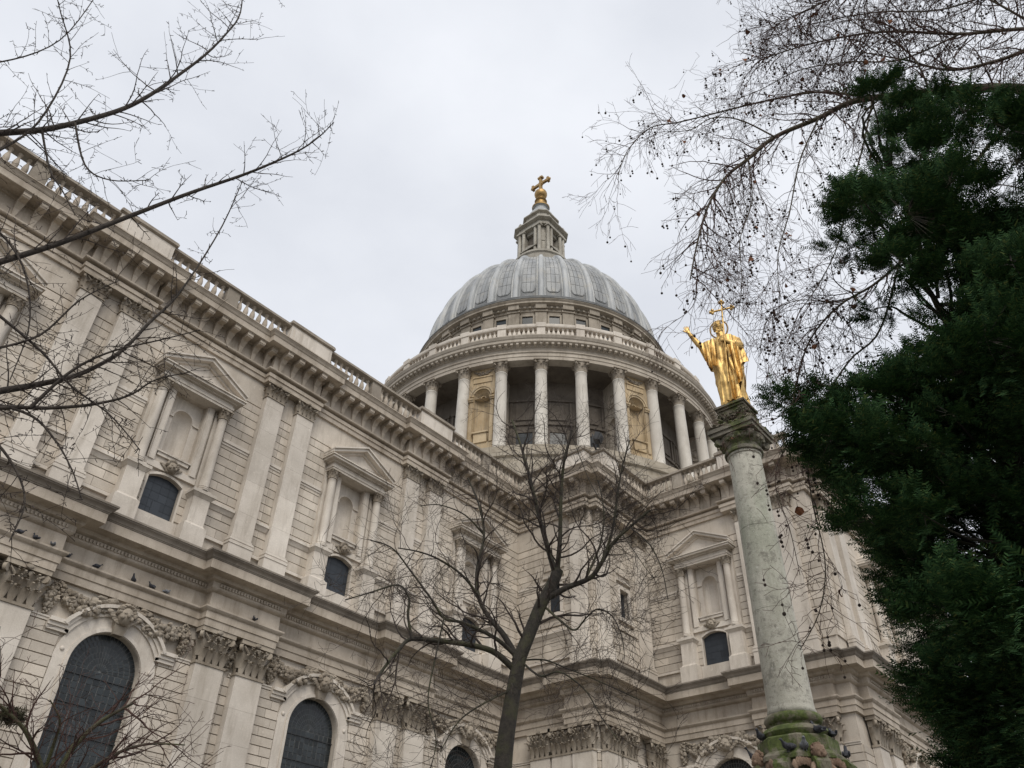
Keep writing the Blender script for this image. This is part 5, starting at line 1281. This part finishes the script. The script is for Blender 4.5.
# -- yew, right
rng = random.Random(47)
yb = at(1130, 760, 8.4); gb = Vector((yb.x, yb.y, 0))
t4 = thing('yew_tree', gb, 'dense dark green yew tree filling the right edge of the view', 'tree')
top = at(1045, 420, 8.4)
tr = MB(); limb(tr, [gb, Vector((gb.x, gb.y, 2.5)), Vector((gb.x + .2, gb.y, 6)), top.lerp(Vector((gb.x, gb.y, top.z)), .3)], .3, .05, 20, 12)
clumps = [(890, 90, 24, 20, .6), (925, 100, 34, 22, .7), (960, 112, 36, 26, .7), (1000, 112, 28, 16, .4), (880, 140, 34, 30, .6), (925, 160, 60, 40, .9), (985, 130, 40, 40, .5), (1015, 170, 30, 60, .6), (860, 205, 40, 26, .9), (905, 215, 55, 38, 1), (965, 205, 50, 45, .8),
 (850, 245, 28, 20, .6), (905, 262, 44, 22, .5), (960, 275, 55, 40, .7), (1010, 270, 35, 50, .8), (935, 335, 50, 24, .25), (985, 340, 50, 40, .9), (1015, 380, 40, 50, 1), (885, 362, 30, 16, .2),
 (782, 402, 22, 18, .7), (815, 405, 32, 24, .9), (850, 415, 45, 34, 1.1), (900, 400, 55, 36, 1.1), (955, 410, 60, 45, 1.2), (830, 440, 36, 28, .9), (868, 465, 50, 38, 1.2), (920, 470, 60, 45, 1.3), (980, 480, 60, 50, 1.2),
 (868, 500, 24, 22, .6), (905, 525, 36, 34, 1.1), (940, 540, 60, 45, 1.3), (1000, 560, 40, 50, .9), (895, 565, 18, 20, .4), (925, 590, 30, 36, 1), (955, 610, 50, 45, 1.1), (1005, 640, 40, 50, 1.1), (920, 640, 16, 24, .4), (950, 660, 26, 34, .9), (970, 690, 45, 45, 1.2), (1012, 710, 35, 60, 1.2),
 (975, 322, 40, 26, 1), (1005, 350, 40, 30, 1.1), (965, 372, 45, 20, .9), (1010, 300, 30, 30, 1), (985, 270, 40, 30, .9), (1000, 230, 40, 30, .8), (1010, 130, 28, 22, .6), (1015, 430, 30, 40, 1), (940, 705, 14, 22, .4), (965, 730, 22, 32, .8), (985, 755, 45, 40, 1.2), (965, 768, 14, 22, .5)]
import numpy as np
lm = MB(); axis = lambda z: Vector((gb.x + .1, gb.y, z))
def shoot(rng):
    """flat yew shoot along +X, one unit long: two ranks of needles"""
    n = 9; c = Vector((0, 0, 0)); tip = Vector((1, 0, 0)); sd = Vector((0, 1, 0)); vs = []
    for i in range(n):
        tip = (tip + Vector((0, 0, -.05)) + rdir(rng) * .07).normalized(); c2_ = c + tip / n
        for s_ in (-1, 1):
            l = .19 * (1 - .5 * (i / n) ** 2) * rng.uniform(.8, 1.25); o = (sd * s_ + tip * .6 + rdir(rng) * .28).normalized(); w = tip * .030
            vs += [c - w, c + w, c + o * l + w * .5, c + o * l - w * .5]
        c = c2_
    return np.array([tuple(v) for v in vs])
poly = [(866, 66), (905, 60), (985, 80), (1040, 100), (1040, 780), (965, 780), (935, 705), (905, 610), (868, 535), (835, 470), (785, 418), (835, 400), (880, 372), (868, 320), (848, 275), (830, 240), (822, 200), (858, 150)]
def inside(x, y):
    c_ = False; j = len(poly) - 1
    for i in range(len(poly)):
        (xi, yi), (xj, yj) = poly[i], poly[j]
        if (yi > y) != (yj > y) and x < (xj - xi) * (y - yi) / (yj - yi) + xi: c_ = not c_
        j = i
    return c_
extra = 0
while extra < 120:
    x, y = rng.uniform(765, 1040), rng.uniform(58, 780)
    if inside(x, y) and not (275 < y < 385 and x < 970 and rng.random() < .88): clumps.append((x, y, rng.uniform(16, 34), rng.uniform(12, 24), rng.uniform(.6, 1.1))); extra += 1
kinds = [shoot(rng) for _ in range(14)]; chunks = []
ztop = at(990, 110, 8.4).z; tries = 0; crown = []
while len(crown) < 110 and tries < 4000:
    tries += 1; h = rng.uniform(2.2, ztop); a = rng.uniform(0, 2 * pi); q = 2.3 * (1 - .55 * (h / ztop) ** 2) * rng.uniform(.25, 1.0)
    p = Vector((gb.x + q * cos(a), gb.y + q * sin(a), h)); ok, x, y = inview(p)
    if (p - EYE).dot(CF) > .5 and x < 1010: continue
    crown.append(p)
for p in crown:
    for k in range(170):
        v = rdir(rng) * rng.random() ** .4; off = Vector((v.x * .62, v.y * .62, v.z * .36)); d = (off.normalized() * .8 + Vector((0, 0, -.25)) + rdir(rng) * .5).normalized()
        sd = d.cross(Vector((0, 0, 1))); sd = ((sd if sd.length > .1 else Vector((1, 0, 0))).normalized() + rdir(rng) * .4).normalized(); up = d.cross(sd).normalized(); sd = up.cross(d)
        chunks.append(kinds[k % 14] @ (np.array([tuple(d), tuple(sd), tuple(up)]) * rng.uniform(.16, .32)) + np.array(tuple(p + off)))
    limb(lm, [Vector((gb.x + .1, gb.y, p.z - .5)), p], .03, .008, 4, 5)
for (x, y, rx, ry, dens) in clumps:
    dd = 7.6 + rng.uniform(-.9, .9); c = at(x, y, dd); ex = (at(x + rx, y, dd) - c); ez = (at(x, y - ry, dd) - c); ey = CF * ((rx + ry) * .6 * dd / 640)
    ax_pt = axis(c.z - .5); out = (c - ax_pt).normalized()
    if y > 380 or x < 930: limb(lm, [ax_pt, ax_pt.lerp(c, .35) + Vector((rng.uniform(-.2, .2), rng.uniform(-.2, .2), .25)), ax_pt.lerp(c, .7) + Vector((rng.uniform(-.15, .15), 0, .12)), c], .024, .006, 10, 5)
    sub = [rdir(rng) * rng.uniform(.35, 1.0) for _ in range(max(5, int(dens * 9)))]
    ns = int(dens * rx * ry / 2.2)
    for k in range(ns):
        q = rng.choice(sub) ; v = q * .9 + rdir(rng) * (.38 * rng.random() ** .6)
        off = ex * v.x + ez * v.y + ey * v.z; p = c + off
        d = (out * .6 + off.normalized() * .7 + Vector((0, 0, -.30)) + rdir(rng) * .45).normalized(); L = rng.uniform(.10, .23) * (1.5 if rng.random() < .08 else 1)
        sd = d.cross(Vector((0, 0, 1))); sd = ((sd if sd.length > .1 else Vector((1, 0, 0))).normalized() + rdir(rng) * .4).normalized(); up = d.cross(sd).normalized(); sd = up.cross(d)
        chunks.append(kinds[k % 14] @ (np.array([tuple(d), tuple(sd), tuple(up)]) * L) + np.array(tuple(p)))
        if k % 25 == 0: lm.tube([c + off * .2, p], [.006, .003], 3)
co = np.concatenate(chunks); nq = len(co) // 4
me = bpy.data.meshes.new('foliage'); me.vertices.add(len(co)); me.vertices.foreach_set('co', co.ravel()); me.loops.add(nq * 4); me.loops.foreach_set('vertex_index', np.arange(nq * 4)); me.polygons.add(nq); me.polygons.foreach_set('loop_start', np.arange(0, nq * 4, 4)); me.materials.append(M_NEEDLE); me.update(); me.validate()
link('foliage', me, t4, None)
part('trunk', tr, M_BARK, t4, None, 60); part('limbs', lm, M_BARK, t4, None, 0)

# -- mossy shrub bottom left
rng = random.Random(59)
b0 = at(45, 800, 8.0); gb = Vector((b0.x, b0.y, 0))
t5 = thing('bare_shrub', gb, 'leafless mossy shrub with fine brown twigs at the bottom left below the tall arched window', 'shrub')
tr = MB(); limb(tr, [gb, gb + Vector((.1, 0, 1.2)), b0], .12, .06, 14, 9); lm = MB(); tw_ = MB()
c5 = dict(seg=.06, wander=.22, lift=(.03, .0, -.02), rmin=.0019, lev=4, kids=(4, 6.5, 6, 3), ang=(20, 60), ratio=(.45, .8), r=.010)
for seq, r0, r1, pm, Lr in [([(45, 800), (60, 772), (75, 745), (100, 722), (124, 708), (136, 702)], .035, .008, 10, (.3, .75)), ([(45, 800), (40, 765), (28, 735), (14, 718), (-6, 700)], .034, .008, 10, (.25, .6)),
  ([(50, 795), (90, 770), (120, 752), (150, 744), (185, 745)], .026, .005, 10, (.25, .6)), ([(45, 800), (10, 775), (-20, 760)], .03, .006, 9, (.3, .7)), ([(60, 790), (110, 785), (150, 775), (190, 772)], .02, .005, 10, (.2, .5)), ([(45, 770), (55, 740), (60, 720), (50, 700)], .018, .005, 9, (.2, .5))]:
    P_ = limb(lm, px(seq, 8.0, 7.6), r0, r1, None, 7); dress(tw_, P_, r0 * .5, r1, c5, rng, pm * 1.3, Lr, None, .1)
part('trunk', tr, M_SBARK, t5, None, 60); part('limbs', lm, M_SBARK, t5, None, 60); part('twigs', tw_, M_PTWIG, t5, None, 0)
nb_ = MB(); c = at(12, 716, 7.8)
for k in range(150):
    a = rdir(rng); p = c + Vector((a.x * .09, a.y * .09, a.z * .05)) * rng.uniform(.5, 1.15); o = a.cross(rdir(rng)).normalized() * rng.uniform(.04, .10); nb_.tube([p - o, p + rdir(rng) * .01, p + o], [.003, .004, .003], 3)
tag(part('bird_nest', nb_, M_SBARK, None, None, 0), 'small ball of twigs, an old nest, lodged in the mossy shrub', 'bird nest')

# ------------------------------------------------------------------ pigeons
def pigeon_mesh(up, seed):
    mb = MB(); rg = random.Random(seed); n = 10
    sp = [(-.20, .02, .05, .006), (-.13, .03, .045, .014), (-.06, .055, .06, .05), (.0, .07, .085, .07), (.06, .09, .075, .072), (.10, .12 + .03 * up, .055, .055), (.125, .16 + .05 * up, .035, .036), (.14, .20 + .06 * up, .034, .034), (.165, .205 + .06 * up, .028, .026), (.19, .2 + .06 * up, .008, .008), (.21, .192 + .06 * up, .003, .003)]
    vs = []
    for x, z, ry, rz in sp:
        for i in range(n): a = 2 * pi * i / n; vs.append(Vector((x, ry * cos(a), z + rz * sin(a))))
    m = len(sp); mb.add(vs, [(j * n + i, (j + 1) * n + i, (j + 1) * n + (i + 1) % n, j * n + (i + 1) % n) for j in range(m - 1) for i in range(n)] + [tuple(range(n)), tuple(range(m * n - 1, (m - 1) * n - 1, -1))])
    for s in (-1, 1):
        mb.blob((-.04, s * .07, .085), .1, None, 1.35, .22, .55, 9, 6); mb.tube([Vector((.01, s * .03, .02)), Vector((.015, s * .03, -.035))], [.007, .006], 5); mb.tube([Vector((-.01, s * .03, -.035)), Vector((.045, s * .03, -.037))], [.006, .004], 4)
    return mb
PG = [(pigeon_mesh(u, 1).mesh('pigeon', m_, 60)) for u, m_ in ((0, M_BIRD), (1, M_BIRD), (0, M_BIRDPALE))]
def pigeon(p, rz, kind, label, group): k = .82 if group == 'pigeons on the monument base' else 1; o = link('pigeon', PG[kind], None, T(p.x, p.y, p.z + .04 * k) @ Matrix.Rotation(rz, 4, 'Z') @ Matrix.Scale(k, 4)); tag(o, label, 'pigeon', group)
LG = 'pigeons on the wall ledges'
for xx, yy, Y, kind, rz, lab in [
 (21, 531, 31.22, 0, 0, 'dark pigeon on the projecting ledge at far left, leftmost of the ledge birds'), (36, 537, 31.22, 1, 2, 'dark upright pigeon on the projecting ledge, second from the left end'),
 (52, 547, 31.22, 2, 1, 'grey pigeon at the end of the projecting ledge beside its corner'), (68, 555, 31.72, 0, .4, 'dark pigeon just right of the ledge step, facing right'),
 (98, 565, 31.72, 0, 0, 'dark pigeon on the ledge above the left end of the tall window hood'), (134, 578, 31.72, 1, 4, 'upright dark pigeon on the ledge above the carved keystone head'),
 (152, 585, 31.72, 0, 3.3, 'dark low pigeon facing left on the ledge right of the keystone head'), (167, 591, 31.72, 2, .3, 'pale grey pigeon, rightmost on the ledge over the first tall window'),
 (255, 618, 31.22, 1, 1.5, 'lone dark pigeon on the projecting ledge between the two arched windows')]:
    p = at_y(xx, yy, Y); p.z = 15.05; pigeon(p, rz, kind, lab, LG)
p = at_y(230, 556, 30.7); p.z = 17.1; pigeon(p, .8, 0, 'dark pigeon on top of the big cornice below the pair of upper pilasters', LG)
MG = 'pigeons on the monument base'
def on_base(r, da, z, kind, rz, lab):
    a = view + RAD(da); pigeon(Vector((SX + r * cos(a), SY + r * sin(a), z)), rz, kind, lab, MG)
on_base(.65, -68, 5.575, 0, 3.0, 'dark pigeon perched at the left shoulder of the mossy plinth'); on_base(.65, 38, 5.575, 1, 1.2, 'slate pigeon on the mossy plinth above the right cherub head')
on_base(.65, 75, 5.575, 0, .6, 'dark pigeon at the far right of the mossy plinth beside the column foot'); on_base(.79, -12, 5.26, 0, 2.6, 'slate pigeon at the centre front of the mossy base ledge'); on_base(.79, 8, 5.26, 2, 3.6, 'grey pigeon crouched on the base ledge between the two cherubs')
on_base(.80, 92, 5.26, 1, .3, 'dark pigeon standing out at the right end of the base ledge'); on_base(.80, -80, 5.26, 1, 2.2, 'upright dark pigeon at the left end of the base ledge over a cherub head')
